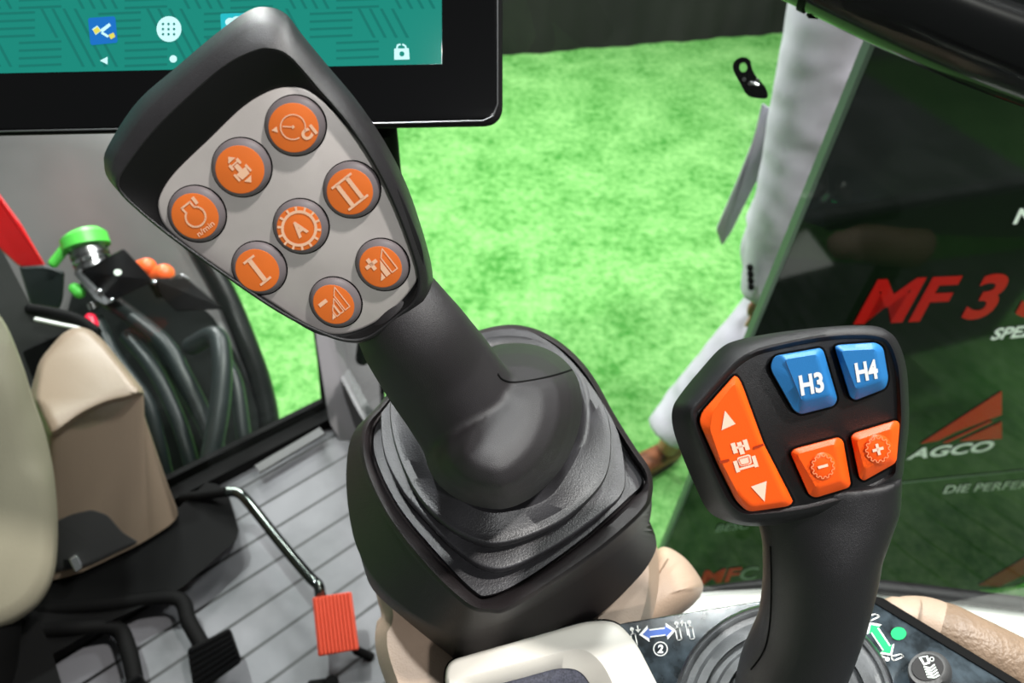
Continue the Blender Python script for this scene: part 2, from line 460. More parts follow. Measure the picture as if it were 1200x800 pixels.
# sill rail at the left window
def bar_geo(a, b, w, h):
    a = Vector(a); b = Vector(b); d = (b - a); l = d.length; d.normalize(); s = Vector((-d.y, d.x, 0)).normalized(); u = d.cross(s)
    return box_geo((a + b) / 2, l, w, h, (d, s, u))
s0 = ZF.at(-60, 705); s1 = ZF.at(205, 588); s2 = ZF.at(388, 493)
v = Vector((0, 0, .012))
o = mesh_obj('trim_1', *merge([bar_geo(s0 + v, s1 + v, .03, .03), bar_geo(s1 + v, s2 + v, .03, .03), bar_geo(s1 + v * 2.2 + Vector((-.02, .02, 0)), s2 + v * 2.2 + Vector((-.02, .02, 0)), .012, .03)]), 'black_matte', None, 30)
tag(o, kind='structure')
sl = bar_geo(ZF.at(305, 560) + Vector((0, 0, .028)), ZF.at(380, 515) + Vector((0, 0, .028)), .02, .006)
o = mesh_obj('trim_2', *sl, 'dark_grey', None, 30); tag(o, kind='structure')

# window post
pb = P(405, 512, 1.40)
o = loft('trim_3', [(rnd([(362, 300), (440, 300), (447, 515), (400, 518), (386, 495), (371, 400)], 4), Plane(P(410, 450, 1.42), -F), h) for h in (-.05, 0)], 'grey_pillar', c=(410, 420))
tag(o, kind='structure')
o = loft('trim_4', [(rnd([(352, 260), (366, 260), (376, 395), (386, 470), (386, 492), (376, 498), (378, 470), (368, 395), (350, 300)], 2), Plane(P(370, 450, 1.46), -F), h) for h in (-.02, 0)], 'black_matte', c=(371, 400))
tag(o, kind='structure')
o = loft('trim_5', [(rnd([(430, 380), (450, 380), (452, 500), (436, 505)], 2), Plane(P(445, 450, 1.44), -F), h) for h in (-.02, 0)], 'black_matte', c=(442, 440))
tag(o, kind='structure')

# curved right window: pane, seal and white ledge
def curve_plan(z):
    pts = [(-.34, .93), (-.25, .80), (-.1, .66), (.08, .55), (.28, .492), (.5, .47), (.8, .47), (1.2, .47), (2.2, .47)]
    return [Vector((p[0], p[1], z)) for p in open_catmull(pts, 6)]
low = curve_plan(1.2); hi = curve_plan(2.9)
vs = low + hi; n = len(low)
vs2 = [v + Vector((.001, .004, 0)) for v in vs]
fs = [(i, i + 1, i + 1 + n, i + n) for i in range(n - 1)]
mesh_obj('window_1', vs, fs, 'glass', None, 60)
tag(bpy.data.objects['window_1'], kind='structure')
seal = [P(x, y, d) for x, y, d in []]
zs = Z(1.2)
sp_ = [zs.at(x, y) for x, y in [(815, 692), (860, 687), (900, 684), (960, 683), (1030, 688), (1110, 697), (1200, 708), (1290, 719)]]
sq_ = open_catmull(sp_, 6)
o = tube('trim_6', sq_, [.004 + .008 * min(1, k / 24) for k in range(len(sq_))], 'bezel_black', None, 12); tag(o, kind='structure')
wl = Z(1.185)
top = [(780, 693), (860, 688), (960, 684), (1030, 690), (1110, 700), (1200, 714), (1300, 728)]
bot = [(1300, 860), (1100, 800), (960, 780), (780, 760)]
o = prism('trim_7', top + bot, wl, -.1, 0, 'white', None, 1, .002); tag(o, kind='structure')

low = curve_plan(1.17); bott = curve_plan(.45); outw = Vector((.01, .03, 0))
rr = [low + [], bott]
vs = low + bott + [v + outw for v in low] + [v + outw for v in bott]; n = len(low); fs = []
for i in range(n - 1):
    fs += [(i, i + 1, n + i + 1, n + i), (2 * n + i, 3 * n + i, 3 * n + i + 1, 2 * n + i + 1), (i, 2 * n + i, 2 * n + i + 1, i + 1), (n + i, n + i + 1, 3 * n + i + 1, 3 * n + i)]
tag(mesh_obj('wall_right', vs, fs, 'dark_liner', None, 60), kind='structure')
# left window pane between sill and fender
a = s1 + Vector((0, 0, .03)); b = s2 + Vector((0, 0, .03)); c = a - (b - a) * 1.5
up = Vector((0, 0, 1.7))
o = mesh_obj('window_2', [c, a, b, c + up, a + up, b + up], [(0, 1, 4, 3), (1, 2, 5, 4)], 'glass', None, 0); tag(o, kind='structure')

# grab tube, upper right
t = thing('grab_rail', P(1100, 30, .52), 'thick glossy black tube crossing the upper right corner above the board', 'rail')
path = [P(x, y, d) for x, y, d in [(840, -92, .60), (930, -52, .58), (1030, -4, .56), (1120, 36, .545), (1200, 66, .53), (1300, 98, .51)]]
tube('tube', open_catmull(path, 6), .0325, 'black_gloss', t, 32)
_pp = open_catmull(path, 6); cp = [Vector(_pp[8]), Vector(_pp[8]).lerp(Vector(_pp[9]), .45)]
vs, fs = tube_geo(cp, .0345, 32)
mesh_obj('cable_tie', vs, fs, 'black_matte', t)
bx_ = P(982, 24, .548)
bevel_box('tie_lock', cp[0] + Vector((.004, -.005, -.034)), .009, .008, .006, 'black_matte', t, .001)

# ------------------------------------------------------------------ window latch outside the pane
t = thing('window_latch', P(885, 110, .72), 'small black latch bracket with a round hole, against the green floor beside the grey sleeve', 'latch')
lp = Plane(P(880, 95, .78), (-.1, -1, .3))
out = catmull([(859, 75), (864, 69), (872, 67), (879, 71), (882, 82), (888, 92), (894, 98), (899, 106), (899, 115), (887, 115), (875, 111), (867, 97), (860, 84)], 6)
hole = ell(871, 79, 4.5, 5.5, 0, 48)
co = polar(out, (871, 79), 96); ci = polar(hole, (871, 79), 96)
rings = [[lp.at(x, y, h) for x, y in r] for r, h in ((co, 0), (co, .008), (ci, .008), (ci, 0))]
vs, fs = ringmesh(rings, closed_loop=True); mesh_obj('bracket', vs, fs, 'black_gloss', t)
for x, y in [(872, 93), (879, 98), (888, 94)]:
    prism('screw', ell(x, y, 2.2, n=16), lp, .007, .011, 'steel', t, .5, .0006)
tube('catch_bar', [lp.at(880, 97, .012), lp.at(888, 99, .012)], .0015, 'chrome', t, 10, rounded=True)
tube('hinge_pin', [lp.at(889, 106, .004), lp.at(891, 107, -.03)], .006, 'black_gloss', t, 12)

# ------------------------------------------------------------------ display board outside
bg = Z(0).at(739, 740)
def solve_dir():
    best = None
    for k in range(-600, 600):
        a = math.radians(k / 10); d = Vector((math.cos(a), math.sin(a), 0))
        q = Plane(bg, (-d.y, d.x, 0)); p = q.at(1030, 376); r = p + d * .3
        w = r - CAM; x = 600 + FPX * w.dot(R) / w.dot(F); y = 400 - FPX * w.dot(U) / w.dot(F)
        s = (y - 376) / (x - 1030)
        if best is None or abs(s + .055) < best[0]: best = (abs(s + .055), d)
    return best[1]
bd = solve_dir(); bn = Vector((bd.y, -bd.x, 0))   # bn faces the camera
BP = Plane(bg, bn)
t = thing('display_board', bg, 'tall dark green glossy advertising board with red lettering standing on the green floor', 'board')
BW, BH, BT = 1.9, 2.3, .016
def bpt(u, z, h=0): return bg + bd * u + Vector((0, 0, z)) + bn * h
vs, fs = box_geo(bpt(BW / 2, BH / 2, -BT / 2), BW - .004, BT, BH, (bd, bn, Vector((0, 0, 1))))
mesh_obj('panel', vs, fs, 'board', t, 0)
vs, fs = box_geo(bpt(-.004, BH / 2, -BT / 2), .008, BT + .002, BH, (bd, bn, Vector((0, 0, 1))))
mesh_obj('edge_strip', vs, fs, 'board_edge', t, 0)
bf = lambda x, y: BP.at(x, y, .002)
text('lettering', 'MF 3 S', bf, (1001, 378), (224, -10), (27, -49), 'board_red', t, .03, .0, 1.0)
text('lettering', 'SPEZIAL', bf, (1160, 398), (84, -8), (8, -13), 'board_pale', t, .03)
text('lettering', 'AGCO', bf, (1062, 538), (98, -10), (9, -12), 'board_pale', t, .03)
text('lettering', 'DIE PERFEKTE', bf, (1105, 578), (122, -8), (5, -9), 'board_pale', t, .01)
text('lettering', 'BESC', bf, (838, 623), (38, -4), (4, -8), 'board_grey', t, .02)
text('lettering', 'MF', bf, (820, 684), (44, -4), (6, -15), 'board_red', t, .03)
text('lettering', 'C', bf, (865, 680), (20, -2), (5, -14), 'board_grey', t, .01)
text('lettering', 'N', bf, (1187, 262), (22, -2), (8, -17), 'board_pale', t, .03)
flat('logo', [[(1078, 520), (1174, 458), (1174, 486), (1120, 506), (1100, 516)], [(1124, 517), (1150, 505), (1174, 494), (1174, 514)], [(1104, 519), (1160, 493), (1164, 494), (1110, 519)]], bf, 'board_red', t)
flat('line', strip([(1045, 567), (1260, 545)], 1.5), bf, 'board_grey', t)
flat('stripe', [[(1146, 686), (1172, 687), (1240, 655), (1240, 630)]], bf, 'board_red', t)
flat('corner_print', [[(1186, 689), (1260, 700), (1260, 655)]], bf, 'board_green', t)

# ------------------------------------------------------------------ person in grey suit
def pz(px, py, y):    # point on vertical plane world y = const
    return Plane((0, y, 0), (0, -1, 0)).at(px, py)
foot = Z(.07).at(778, 528)
sh = pz(990, -20, 1.72); el = pz(950, 150, 1.68); wr = pz(897, 345, 1.62)
t = thing('person', Vector((foot.x + .45, 1.75, 0)), 'person in a light grey suit standing on the green floor behind the board, arm hanging', 'person')
hip = Vector((sh.x + .24, 1.87, .92)); chest = Vector((sh.x + .22, 1.85, 1.36)); neck = Vector((chest.x, 1.85, 1.56)); head = Vector((chest.x, 1.83, 1.70))
sh2 = Vector((chest.x + .19, 1.95, sh.z)); foot2 = Vector((hip.x + .12, 2.0, .07))
# body (skin)
hand = []
for k in range(4):
    b0 = wr + Vector((.0 + k * .018, .03, -.09)); ln = (.07, .08, .075, .055)[k]
    hand.append(tube_geo([b0, b0 + Vector((-.004, -.006, -ln * .5)), b0 + Vector((-.004, .006, -ln))], [.0095, .009, .0075], 10, rounded=True))
hand.append(tube_geo([wr + Vector((.0, .03, -.03)), wr + Vector((-.02, .02, -.07)), wr + Vector((-.018, .018, -.095))], [.012, .011, .008], 10, rounded=True))
hand.append(tube_geo([wr + Vector((0, 0, .08)), wr, wr + Vector((.028, .03, -.05)), wr + Vector((.028, .03, -.095))], [.03, .028, .042, .036], 14, [.03, .02, .016, .013], rounded=True))
bodyg = hand + [
    tube_geo([sh, el, wr + Vector((0, 0, .03))], [.055, .042, .03], 16, rounded=True),
    tube_geo([sh2, sh2 + Vector((.05, .02, -.3)), sh2 + Vector((.05, -.05, -.58)), sh2 + Vector((.05, -.08, -.68))], [.055, .042, .03, .035], 16, rounded=True),
    tube_geo([sh, (sh + sh2) / 2 + Vector((0, 0, .03)), sh2], .06, 16, rounded=True),
    tube_geo([hip + Vector((0, 0, -.05)), hip + Vector((0, 0, .2)), chest, neck], [.15, .14, .17, .06], 20, [.11, .1, .12, .055], rounded=True),
    tube_geo([neck + Vector((0, 0, -.03)), head + Vector((0, 0, -.06))], .055, 16),
    tube_geo([head + Vector((0, 0, -.1)), head + Vector((0, 0, -.03)), head + Vector((0, 0, .05)), head + Vector((0, 0, .1))], [.05, .075, .078, .05], 20, [.06, .09, .095, .06], rounded=True),
    tube_geo([head + Vector((0, -.085, .01)), head + Vector((0, -.108, -.025)), head + Vector((0, -.09, -.035))], [.008, .014, .01], 10, rounded=True),
    tube_geo([hip + Vector((-.05, 0, -.05)), pz(935, 330, 1.82), pz(900, 378, 1.80), pz(858, 423, 1.74), pz(812, 474, 1.70), foot + Vector((.01, 0, .03))], [.085, .08, .07, .06, .05, .04], 16, rounded=True),
    tube_geo([hip + Vector((.08, 0, -.05)), (hip + foot2) / 2, foot2 + Vector((0, 0, .03))], [.085, .06, .04], 16, rounded=True)]
remesh('body', bodyg, .006, 'skin', t, 3)
tube('hair', [head + Vector((0, .03, .0)), head + Vector((0, .015, .07)), head + Vector((0, .0, .11))], [.078, .088, .06], 'hair', t, 24, [.075, .095, .07], rounded=True)
def wavy(geo, amp, f, seed=0):
    vs, fs = geo; out = []
    for v in vs:
        v = Vector(v); s = math.sin(v.z * f + v.x * 19 + seed) * math.sin(v.z * f * .47 + v.y * 23 + seed * 2)
        c = Vector((math.sin(seed + v.z * 31), math.cos(v.z * 27), 0)); out.append(v + c * amp * s)
    return out, fs
def densify(pts, seg=10): return [Vector(p) for p in open_catmull([tuple(p) for p in pts], seg)]
def lerp_list(a, n): return list(np.interp(np.linspace(0, len(a) - 1, n), range(len(a)), a))
def limb(pts, rad, ry=None, seg=10, n=28, amp=.006, f=40, seed=0, rounded=False):
    p = densify(pts, seg); r = lerp_list(rad, len(p)); y = lerp_list(ry, len(p)) if ry else None
    return wavy(tube_geo(p, r, n, y, rounded=rounded), amp, f, seed)
jk = t
hem_z = pz(850, 278, 1.8).z
hx = pz(850, 278, 1.8).x
torso = limb([Vector((chest.x - .02, 1.87, hem_z - .01)), Vector((chest.x - .02, 1.87, 1.05)), Vector((chest.x, 1.87, 1.3)), Vector((chest.x, 1.86, 1.5)), Vector((chest.x, 1.85, 1.57))],
             [.17, .16, .17, .16, .08], [.22, .2, .2, .2, .08], seed=3)
slv = limb([sh + Vector((.02, 0, .05)), sh, el, (el + wr) / 2, wr], [.08, .115, .108, .096, .078], [.09, .11, .10, .09, .08], amp=.004, f=34, seed=1)
slv2 = limb([sh2 + Vector((-.02, 0, .05)), sh2, sh2 + Vector((.05, .02, -.3)), sh2 + Vector((.05, -.05, -.6))], [.08, .09, .08, .065], amp=.008, f=60, seed=2)
jacket = remesh('jacket', [torso, slv, slv2], .01, 'suit', t, 4)
flap_pl = Plane((0, 1.74, 0), (0, -1, 0))
flp = rnd([(893, 120), (884, 160), (862, 215), (839, 268), (846, 288), (858, 270), (885, 215), (905, 190), (920, 140)], 4)
prism('coat_flap', flp, flap_pl, -.03, 0, 'suit', t, 2, .004)
kn = pz(850, 425, 1.7)
trg = limb([hip + Vector((-.03, 0, .12)), hip + Vector((-.05, 0, 0)), pz(935, 330, 1.82), pz(900, 378, 1.80), pz(858, 423, 1.74), pz(812, 474, 1.70), pz(779, 508, 1.66)], [.15, .15, .125, .118, .11, .1, .082], [.14, .14, .12, .115, .105, .1, .085], amp=.006, f=30, seed=5)
trg2 = limb([hip + Vector((.06, 0, .12)), hip + Vector((.08, 0, 0)), (hip + foot2) / 2, foot2 + Vector((0, 0, .08))], [.14, .13, .1, .09], amp=.006, f=30, seed=6)
remesh('trousers', [trg, trg2], .009, 'suit', t, 4)
for k in range(4):
    c = pz(878.5 + k * .4, 312 + k * 7.5, 1.57)
    tube('button', [c, c + Vector((0, -.012, 0))], .009, 'black_matte', t, 14, rounded=False)
for c0, dr in ((foot, Vector((-.72, -.5, 0)).normalized()), (foot2, Vector((.5, -.85, 0)).normalized())):
    heel = Vector((c0.x, c0.y, .045)) - dr * .05
    g = tube_geo([heel, heel + dr * .08, heel + dr * .17, heel + dr * .25], [.05, .052, .042, .028], 20, [.042, .045, .05, .04], rounded=True)
    g = ([Vector((v.x, v.y, max(v.z, .012))) for v in g[0]], g[1])
    sh_o = mesh_obj('shoe', *g, 'shoe', t, 60)
    q = []
    for a_ in range(24):
        s = 2 * math.pi * a_ / 24; l = math.cos(s) * .155; w = math.sin(s) * .047
        q.append((l, w))
    side = Vector((-dr.y, dr.x, 0)); ctr = heel + dr * .1
    rings = [[Vector((ctr.x, ctr.y, 0)) + dr * l + side * w + Vector((0, 0, z)) for l, w in q] for z in (.001, .02)]
    mesh_obj('sole', *ringmesh(rings), 'shoe_sole', sh_o, 40)

# ------------------------------------------------------------------ terminal (monitor)
t = thing('touch_monitor', P(300, 60, .5), 'black framed touch screen with a teal home screen behind the lever head', 'monitor')
MP = Plane(P(300, 60, .50), -F + R * .02)
body = rnd([(-330, 166), (-330, -480), (589, -480), (589, 148), (300, 153)], [20, 20, 20, 24, 1], 8)
prism('case', body, MP, -.03, 0, 'black_matte', t, 5, .004)
prism('glass_front', rnd([(-322, 157), (-322, -470), (581, -470), (581, 139), (300, 146)], [14, 14, 14, 18, 1], 8), MP, -.0005, .0006, 'black_gloss', t, 1, .0003)
rim = [((581.5, -470), (583, 120)), ]
e = [(583, -470), (583, 122), (578, 136), (566, 141.5), (300, 148), (-320, 160)]
tube('rim_line', [MP.at(x, y, .0004) for x, y in e], .0006, 'steel', t, 8)
sc_o = prism('screen', [(-290, 92), (-290, -440), (516, -440), (518, 75)], MP, .0004, .0009, 'teal', t, .5, .0002)
sf = lambda x, y: MP.at(x, y, .0011)
def clip_poly(p, xmax=516, ymin=-80):
    return p
bars = []
for i in range(-3, 12):
    for j in range(-2, 4):
        ox = i * 62 + (j % 2) * 31 - 40; oy = 78 - j * 34 - 30
        if (i + j) % 2:
            for k in range(4): bars.append([(ox, oy + k * 9 + 1), (ox + 50, oy + k * 9 - 1), (ox + 50, oy + k * 9 + 1.6), (ox, oy + k * 9 + 3.6)])
        else:
            for k in range(4): bars.append([(ox + k * 13 - 6, oy - 4), (ox + k * 13 - 2.5, oy - 4), (ox + k * 13 + 15.5, oy + 30), (ox + k * 13 + 12, oy + 30)])
def lim(x): return x
def inside(p):
    ok = all(x < 517 and y > -60 and y < 83 - x * .016 for x, y in p); return ok
bars = [b for b in bars if inside(b)]
flat('wallpaper_lines', bars, sf, 'teal_dark', sc_o)
sf2 = lambda x, y: MP.at(x, y, .0014); sf3 = lambda x, y: MP.at(x, y, .0017)
flat('app_icon', [rnd([(103, 21), (135, 19), (138, 50), (106, 53)], 3)], sf2, 'screen_blue', sc_o)
flat('icon_mark', [[(108, 34), (114, 30), (119, 36), (112, 41)], [(117, 35), (128, 27), (130, 30), (120, 38)], [(120, 37), (128, 42), (126, 44), (118, 39)]], sf3, 'screen_white', sc_o)
flat('icon_mark', [[(109, 35), (114, 31), (118, 36), (112, 40)], [(127, 41), (133, 38), (135, 43), (130, 46)]], lambda x, y: MP.at(x, y, .0019), 'screen_yellow', sc_o)
flat('app_icon', [ell(198, 34, 14.5, 15)], sf2, 'screen_white', sc_o)
flat('icon_mark', [ell(191 + i * 6.5, 28 + j * 6, 1.5, n=10) for i in range(3) for j in range(3)], sf3, 'teal_dark', sc_o)
flat('app_icon', [rnd([(258, 16), (289, 15), (290, 45), (260, 46)], 3)], sf2, 'screen_cyan', sc_o)
flat('icon_mark', [ell(270, 26, 6, 5), ell(278, 25, 7, 6)], sf3, 'screen_white', sc_o)
flat('back_symbol', [[(117, 71), (126, 66.5), (126, 75.5)]], sf2, 'screen_white', sc_o)
flat('home_symbol', [ell(203, 69, 4.3, n=20)], sf2, 'screen_white', sc_o)
flat('lock_symbol', [[(462, 57), (479, 56.5), (480, 69.5), (462, 70)]] + strip([(465, 57), (466, 53), (469, 52)], 2) + strip([(472, 52), (475, 54), (476, 57)], 2), sf2, 'screen_white', sc_o)
flat('icon_mark', [ell(471, 63, 3, n=14)], sf3, 'teal', sc_o)
tube('mount_arm', [MP.at(430, 60, -.028), MP.at(445, 150, -.05), P(452, 200, .62), P(440, 330, .9), P(425, 420, 1.33)], .014, 'black_matte', t, 16)

# ------------------------------------------------------------------ big lever
LN = (-F + R * .18 - U * .5).normalized()
LP = Plane(P(340, 240, .285), LN)
t = thing('multifunction_lever', Z(1.868).at(600, 540), 'large black lever with eight round orange buttons on a silver face, leaning left', 'lever')
LEVER = t
outer = catmull([(122, 192), (126, 172), (160, 120), (205, 80), (255, 38), (290, 13), (312, 8), (335, 16), (352, 38), (385, 78), (420, 120), (452, 168), (478, 220), (498, 280), (507, 320), (505, 350), (480, 378), (445, 397), (415, 402), (380, 393), (330, 366), (270, 326), (200, 276), (150, 235), (127, 210)], 6)
front = catmull([(137, 214), (142, 200), (175, 156), (215, 116), (262, 76), (300, 57), (322, 56), (342, 66), (372, 100), (408, 142), (440, 190), (464, 238), (484, 290), (493, 325), (488, 352), (466, 372), (436, 394), (412, 400), (380, 392), (328, 366), (268, 326), (198, 276), (155, 240), (140, 224)], 6)
plate = catmull([(186, 247), (188, 228), (205, 202), (245, 163), (285, 125), (318, 106), (345, 102), (366, 109), (395, 135), (430, 176), (460, 218), (480, 262), (492, 298), (490, 325), (468, 355), (440, 377), (412, 389), (388, 391), (362, 382), (318, 354), (262, 318), (220, 288), (195, 266)], 6)
lc = (330, 240)
loft('head_shell', [(inset(outer, 26), LP, -.040), (inset(outer, 8), LP, -.036), (inset(outer, 1), LP, -.028), (outer, LP, -.020), (polar([(a[0] * .55 + b[0] * .45, a[1] * .55 + b[1] * .45) for a, b in zip(polar(outer, lc), polar(front, lc))], lc), LP, -.004), (inset(front, -1), LP, .0004), (inset(front, 1), LP, .0008), (inset(front, 3.5), LP, .0003), (inset(plate, -4), LP, -.0038), (inset(plate, -2), LP, -.004)], 'soft_black', t, lc, 220, smooth=50)
bz = loft('bezel', [(inset(front, 2.5), LP, .0002), (inset(front, 3.5), LP, .0006), (inset(plate, -3.5), LP, -.0028), (inset(plate, -1.5), LP, -.0033), (inset(plate, 3), LP, -.004)], 'bezel_black', t, lc, 220, smooth=50, cap0=False)
PH = -.0024
fp = prism('face_plate', plate, LP, -.004, PH, 'silver', t, 2.5, .0008)
btns = [(346, 147, 36, 35, 'c1'), (283, 196, 35.5, 34, 'tractor'), (230.5, 250.5, 35, 32, 'rpm'), (412, 222, 33.5, 33, 'II'), (352.5, 265, 33, 31.5, 'A'), (303.5, 314, 33, 30, 'I'), (448, 310, 32, 29.5, 'plus'), (393, 354, 31.5, 28, 'minus')]
for x, y, rx, ry, sym in btns:
    rt = math.radians(35)
    flat('button_well', [ell(x + .6, y - .2, rx + 1.2, ry + 1.2, rt)], lambda a, b: LP.at(a, b, PH + .00015), 'black_matte', t)
    o0 = ell(x, y, rx, ry, rt); cx, cy = x - 2.0, y + 2.6
    bt = loft('button', [(o0, LP, PH - .001), (o0, LP, PH + .0008), (ell(x - .6, y + .9, rx - 2, ry - 2, rt), LP, PH + .0022), (ell(cx, cy, rx - 5.5, ry - 5.5, rt), LP, PH + .0031), (ell(cx, cy, rx - 7, ry - 7, rt), LP, PH + .0032)], 'btn_side', t, (x, y), 64, smooth=60)
    H1 = PH + .0034
    dk = prism('button_disc', ell(cx, cy, rx - 6.2, ry - 6.2, rt), LP, PH + .003, H1, 'btn_orange', bt, .8, .00015)
    fn = lambda a, b: LP.at(a, b, H1 + .00025)
    # axes: text runs up to the right at about -38 degrees
    ax = (math.cos(math.radians(-38)), math.sin(math.radians(-38))); ay = (ax[1], -ax[0])   # ay points up-left in picture
    S_ = 1.12; ax = (ax[0] * S_, ax[1] * S_); ay = (ay[0] * S_, ay[1] * S_); S = aff((cx, cy), ax, ay)
    ps = []
    if sym == 'II':
        for ox in (-6.5, 6.5): ps += [S([(ox - 2.2, -14), (ox + 2.2, -14), (ox + 2.2, 14), (ox - 2.2, 14)])]
        ps += [S([(-13, 13), (13, 13), (13, 15.5), (-13, 15.5)]), S([(-13, -15.5), (13, -15.5), (13, -13), (-13, -13)])]
    elif sym == 'I':
        ps += [S([(-2.4, -14), (2.4, -14), (2.4, 14), (-2.4, 14)]), S([(-7, 13), (7, 13), (7, 15.5), (-7, 15.5)]), S([(-7, -15.5), (7, -15.5), (7, -13), (-7, -13)])]
    elif sym == 'A':
        ps += [S(p) for p in gearpolys(0, 0, 16, 19, 23, 14)]
        text('symbol', 'A', fn, S([(-6.5, -7.5)])[0], (ax[0] * 13, ax[1] * 13), (ay[0] * 15, ay[1] * 15), 'print', dk, .05)
    elif sym == 'rpm':
        body_ = [(-6, 13.5), (4, 13.5), (4, 8)] + circ(0, -2, 10.5, 18, 62, -242 + 0) + [(-6, 8)]
        ps += [S(q) for q in strip([(-6, 15), (5, 15), (5, 9)] + circ(0, -1, 10.5, 20, 60, -240) + [(-6, 15)], 2)]
        text('symbol', 'n/min', fn, S([(-10, -20)])[0], (ax[0] * 21, ax[1] * 21), (ay[0] * 6, ay[1] * 6), 'print', dk, .01)
        text('symbol', '1', fn, S([(8, 9)])[0], (ax[0] * 3.6, ax[1] * 3.6), (ay[0] * 8, ay[1] * 8), 'print', dk, .03)
    elif sym == 'c1':
        ps += [S(q) for q in strip(circ(0, 1, 13, 26, -60, 262), 1.3)]
        ps += [S(q) for q in strip([(0, 1), (-8, 8)], 1.2)] + [S([(-20, 12), (-13, 12), (-16, 6)]), S([(-1.5, -.5), (1.5, -.5), (1.5, 2.5), (-1.5, 2.5)])]
        text('symbol', 'C1', fn, S([(1, -19)])[0], (ax[0] * 16, ax[1] * 16), (ay[0] * 10, ay[1] * 10), 'print', dk, .06)
    elif sym == 'tractor':
        b2 = (math.cos(math.radians(48)), math.sin(math.radians(48))); a2 = (-b2[1], b2[0])
        b2 = (b2[0] * .92, b2[1] * .92); a2 = (a2[0] * .92, a2[1] * .92); T = aff((cx, cy), b2, a2)
        ps += [T([(-22, 0), (-15, -6), (-15, 6)]), T([(22, 0), (15, -6), (15, 6)]), T([(2, -8), (12, -6), (12, 6), (2, 8)]), T([(-8, -3), (2, -3), (2, 3), (-8, 3)]), T([(0, -11), (11, -11), (11, -8), (0, -8)]), T([(0, 8), (11, 8), (11, 11), (0, 11)]), T([(-13, -8), (-5, -8), (-5, -4.5), (-13, -4.5)]), T([(-13, 4.5), (-5, 4.5), (-5, 8), (-13, 8)]), T([(-11, -5), (-9, -5), (-9, 5), (-11, 5)])]
    else:
        # rising bars
        xs = [-2, 3.5, 9.5, 15]
        tri = lambda x: -12 + (x + 9) * 1.0
        if sym == 'plus':
            ps += [S([(-9, -12), (-3, -12), (-3, -5)]), S([(-1.5, -12), (4, -12), (4, 6), (-1.5, -2)])]
            ps += [S(q) for q in strip([(6, -12), (13, -12), (13, 14), (6, 7)], 1.2, True)]
            ps += [S([(-9, 3.5), (-3, 3.5), (-3, 6.5), (-9, 6.5)]), S([(-7.5, 1), (-4.5, 1), (-4.5, 9), (-7.5, 9)])] if False else [S([(-13, 6), (1, 6), (1, 10), (-13, 10)]), S([(-8, 1), (-4, 1), (-4, 15), (-8, 15)])]
        else:
            ps += [S([(-11, -12), (-6, -12), (-6, -6)])]
            for x0, x1, y0, y1 in ((-5, -1, -5, 0), (0, 4, 0, 5), (6, 12, 7, 14)):
                ps += [S(q) for q in strip([(x0, -12), (x1, -12), (x1, y1), (x0, y0)], 1, True)]
            ps += [S([(-13, 6), (-3, 6), (-3, 10), (-13, 10)])]
    if ps: flat('symbol', ps, fn, 'print', dk)

# stem and palm rest blended into one surface
def pxr(r, d): return r * d / FPX
def dep(pl, x, y): return (pl.at(x, y) - CAM).dot(F)
sp_pts = [(438, 318, dep(LP, 438, 318) + .028, 42), (460, 350, dep(LP, 462, 350) + .026, 56), (482, 388, dep(LP, 487, 390) + .022, 66), (511, 430, .360, 70), (541, 474, .374, 70), (560, 512, .390, 66), (575, 540, .400, 54)]
print('DEP', sp_pts)
stem_path = densify([P(x, y, d) for x, y, d, r in sp_pts], 8)
stem_r = lerp_list([pxr(r, d) for x, y, d, r in sp_pts], len(stem_path))
g_stem = tube_geo(stem_path, stem_r, 40, [r * .92 for r in stem_r], rounded=False)
bulge = catmull([(500, 527), (508, 556), (528, 577), (555, 590), (592, 594), (628, 577), (658, 545), (675, 507), (680, 472), (674, 442), (656, 420), (630, 407), (600, 404), (570, 412), (540, 450), (510, 490)], 6)
bc = (595, 500)
def bl(o, z): return [Z(z).at(x, y) for x, y in polar(o, bc, 120)]
g_b = ringmesh([bl(inset(bulge, 14), 1.845), bl(inset(bulge, 3), 1.856), bl(inset(bulge, -2), 1.868), bl(inset(bulge, -2), 1.888), bl(inset(bulge, 3), 1.902), bl(inset(bulge, 10), 1.914), bl(inset(bulge, 24), 1.926), bl(inset(bulge, 44), 1.934), bl(inset(bulge, 62), 1.937)])
stem = remesh('grip_stem', [g_stem, g_b], .0016, 'stem_black', t, 10)
tr = bvh(stem)
seam = [on(tr, x, y, .0001) for x, y in [tuple(p) for p in open_catmull([(583, 438), (588, 444), (598, 447.5), (612, 447), (635, 443), (655, 438), (673, 432)], 6)]]
seam = [p for p in seam if p is not None]
tube('seam', seam, .0006, 'black_matte', stem, 8)

# ------------------------------------------------------------------ lever console: housing and bellows
t = thing('lever_housing', Z(1.74).at(580, 740), 'black plastic housing with a stepped rubber bellows around the big lever', 'housing')
Ra = catmull([(446, 480), (432, 505), (435, 542), (462, 597), (506, 651), (550, 696), (573, 704), (617, 685), (688, 635), (743, 586), (757, 572), (757, 556), (738, 528), (716, 490), (686, 437), (654, 404), (617, 388), (580, 388), (520, 412), (475, 448)], 6)
Rb = catmull([(446, 474), (426, 500), (424, 542), (450, 602), (496, 663), (545, 709), (573, 717), (603, 711), (692, 653), (752, 602), (763, 578), (761, 552), (744, 526), (720, 488), (690, 436), (656, 402), (618, 384), (578, 384), (520, 405), (475, 440)], 6)
Rc = catmull([(447, 474), (415, 505), (406, 547), (409, 602), (423, 652), (460, 700), (520, 738), (565, 738), (620, 715), (695, 668), (752, 622), (763, 600), (761, 570), (744, 530), (720, 490), (690, 438), (656, 404), (618, 386), (578, 386), (520, 405), (475, 440)], 6)
